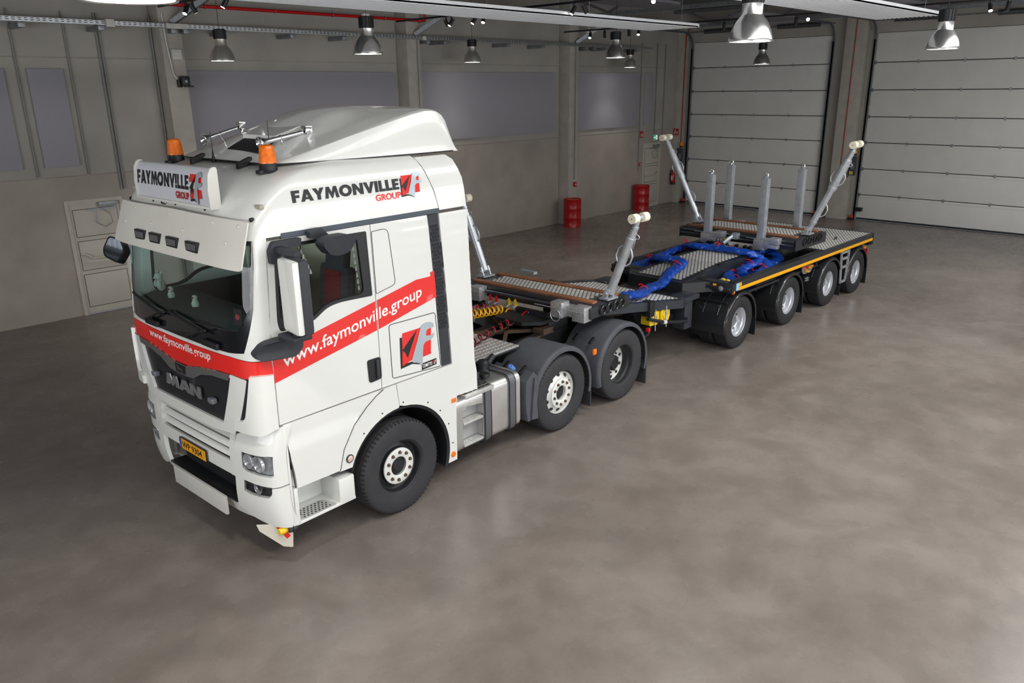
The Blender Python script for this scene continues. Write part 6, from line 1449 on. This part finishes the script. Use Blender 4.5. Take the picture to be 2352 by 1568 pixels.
sleeve([(8.5, -.98, 1.13), (8.75, -1.02, 1.16), (9.0, -.98, 1.2), (9.12, -.84, 1.22), (9.0, -.70, 1.22), (8.8, -.66, 1.2)], .075, 'blue hose bundle looped over the near well beside the rail', (.2,))
sleeve([(8.4, -.60, 1.12), (8.15, -.64, 1.12), (7.95, -.74, 1.11), (7.85, -.9, 1.1), (8.0, -1.0, 1.1), (8.3, -1.02, 1.1)], .07, 'blue hose bundle hooked round at the front of the near well', (.7,))
sleeve([(8.98, -.80, 1.21), (8.8, -.78, 1.22), (8.55, -.76, 1.2), (8.35, -.78, 1.18), (8.2, -.9, 1.14)], .075, 'blue hose bundle on top of the pile in the near well', (.35,))
yc = empty('yellow_coupling', 'yellow twin hose coupling lying at the front of the near well', 'hose coupling', (7.72, -.86+TY, .94))
B().lathe([(1e-4, 0), (.05, 0), (.055, .03), (.03, .06), (1e-4, .06)], (0, 0, .14), n=14).lathe([(1e-4, 0), (.05, 0), (.055, .03), (.03, .06), (1e-4, .06)], (.04, .11, .14), n=14).obj('cap', MATS['tap_yellow'], yc)
B().box((-.04, -.05, 0), (.08, .16, .14), bev=.02).obj('body', black, yc)
B().cyl((.06, -.05, .12), (.10, -.22, .10), .028, n=10).obj('grey_end', zinc, yc)
for pts, m_, lab in (([(7.62, -.62, .97), (7.6, -.75, 1.02), (7.66, -.82, 1.0)], MATS['tap_red'], 'short red air line beside the yellow coupling'),
                     ([(7.70, -1.02, .98), (7.62, -1.08, 1.06), (7.5, -1.1, 1.1)], MATS['tap_red'], 'short red air line by the near front corner'),
                     ([(7.9, -1.0, 1.02), (8.1, -.96, 1.1), (8.3, -.99, 1.1), (8.4, -1.04, 1.02)], black, 'short black cable loop by the near rail')):
    o = B().tube([(x, y+TY, z) for x, y, z in [tuple(p) for p in smooth(pts)]], .012, 6).obj('air_line', m_, angle=60); tag(o, lab, 'air line')
# wheel chocks on the neck
ychk = M('yellow_chock_plastic', srgb(232, 196, 20), .45, var=.06)
for k, (x, lab) in enumerate(((5.24, 'yellow wheel chock hanging under the trailer neck, left one'), (5.54, 'yellow wheel chock hanging under the trailer neck, right one'))):
    ch = empty('wheel_chock', lab, 'wheel chock', (x, -.93+TY, .90), group='yellow wheel chocks')
    B().prism(rpoly([(-.12, 0), (.09, -.02), (.13, .06), (.12, .19), (.02, .20), (-.12, .18)], .02), lambda a, c, d: (a, d, c), -.08, .08).obj('block', ychk, ch, 30)
    b = B()
    for j in range(5): b.box((-.10+j*.045, -.088, .03), (-.075+j*.045, -.08, .17))
    b.obj('ribs', ychk, ch, 30)
    B().tube([(.0, -.1, .24), (.0, -.1, .02), (.01, -.1, -.1)], .009, 6).obj('chain', zinc, ch)
    b = B(); ringtube(b, (-.02, -.1, .10), .06, .006, (0, 1, 0)); b.obj('ring', zinc, ch)
hb = B().tube([(5.05, -1.02+TY, 1.03), (5.45, -1.04+TY, .90), (5.9, -1.03+TY, .80), (6.2, -1.0+TY, .74)], .028, 8).obj('torsion_bar', black, angle=50); tag(hb, 'black bar holding the yellow wheel chocks under the neck', 'bar')
B().cyl((5.44, -1.04+TY, .903), (5.52, -1.04+TY, .88), .032, n=10).obj('white_band', white_pl, hb)
# ================================================================ coiled air hoses between cab and bolster
def coil(pts, turns, r, t, mat, lab, tail=(), ph=0.):
    q = smooth([(x, y+TY, z) for x, y, z in pts], 12); L = [0.]
    for a_, b_ in zip(q, q[1:]): L.append(L[-1]+(b_-a_).length)
    n = turns*12; out = []; j = 0
    for i in range(n+1):
        s_ = L[-1]*i/n
        while j < len(L)-2 and L[j+1] < s_: j += 1
        f = (s_-L[j])/(L[j+1]-L[j]); c = q[j].lerp(q[j+1], min(1, f)); u, v, w_ = basis(q[j+1]-q[j]); a = 2*PI*turns*i/n+ph
        out.append(c+(u*math.cos(a)+v*math.sin(a))*r)
    out += [Vector((x, y+TY, z)) for x, y, z in tail]
    o = B().tube(out, t, 6).obj('coiled_hose', mat, angle=60); tag(o, lab, 'coiled hose', 'coiled air hoses behind the cab'); return o
RH, YH = M('red_hose', srgb(190, 20, 34), .3, coat=.3), M('yellow_hose', srgb(240, 176, 16), .3, coat=.3)
coil([(1.75, .66, 1.44), (2.4, .66, 1.37), (3.30, .67, 1.285)], 13, .045, .010, RH, 'red coiled air hose behind the cab', [(3.40, .65, 1.27), (3.50, .67, 1.30)])
coil([(1.75, .36, 1.45), (2.4, .37, 1.37), (3.36, .38, 1.285)], 18, .058, .012, YH, 'yellow coiled air hose behind the cab', [(3.46, .39, 1.26), (3.54, .40, 1.29)])
bk = [(1.85, -.45, 1.25), (2.09, -.33, 1.245), (2.45, -.20, 1.235), (2.88, -.08, 1.226), (3.12, 0, 1.233)]
coil(bk, 7, .05, .012, RH, 'red coiled electric cable lying above the catwalk', [(3.22, .03, 1.20), (3.34, .04, 1.22), (3.44, .05, 1.27), (3.50, .05, 1.285)])
coil([(x, y-.02, z) for x, y, z in bk], 7, .046, .009, black, 'black coiled electric cable twisted with the red one', [(3.22, .0, 1.18), (3.34, .01, 1.20), (3.44, .02, 1.25), (3.50, .03, 1.275)], .9)
lever = B().box((4.42, .75+TY, 1.56), (4.50, 1.05+TY, 1.60)).obj('lashing_lever', zinc); tag(lever, 'small zinc lever lying on the far edge of the front bolster', 'lever')
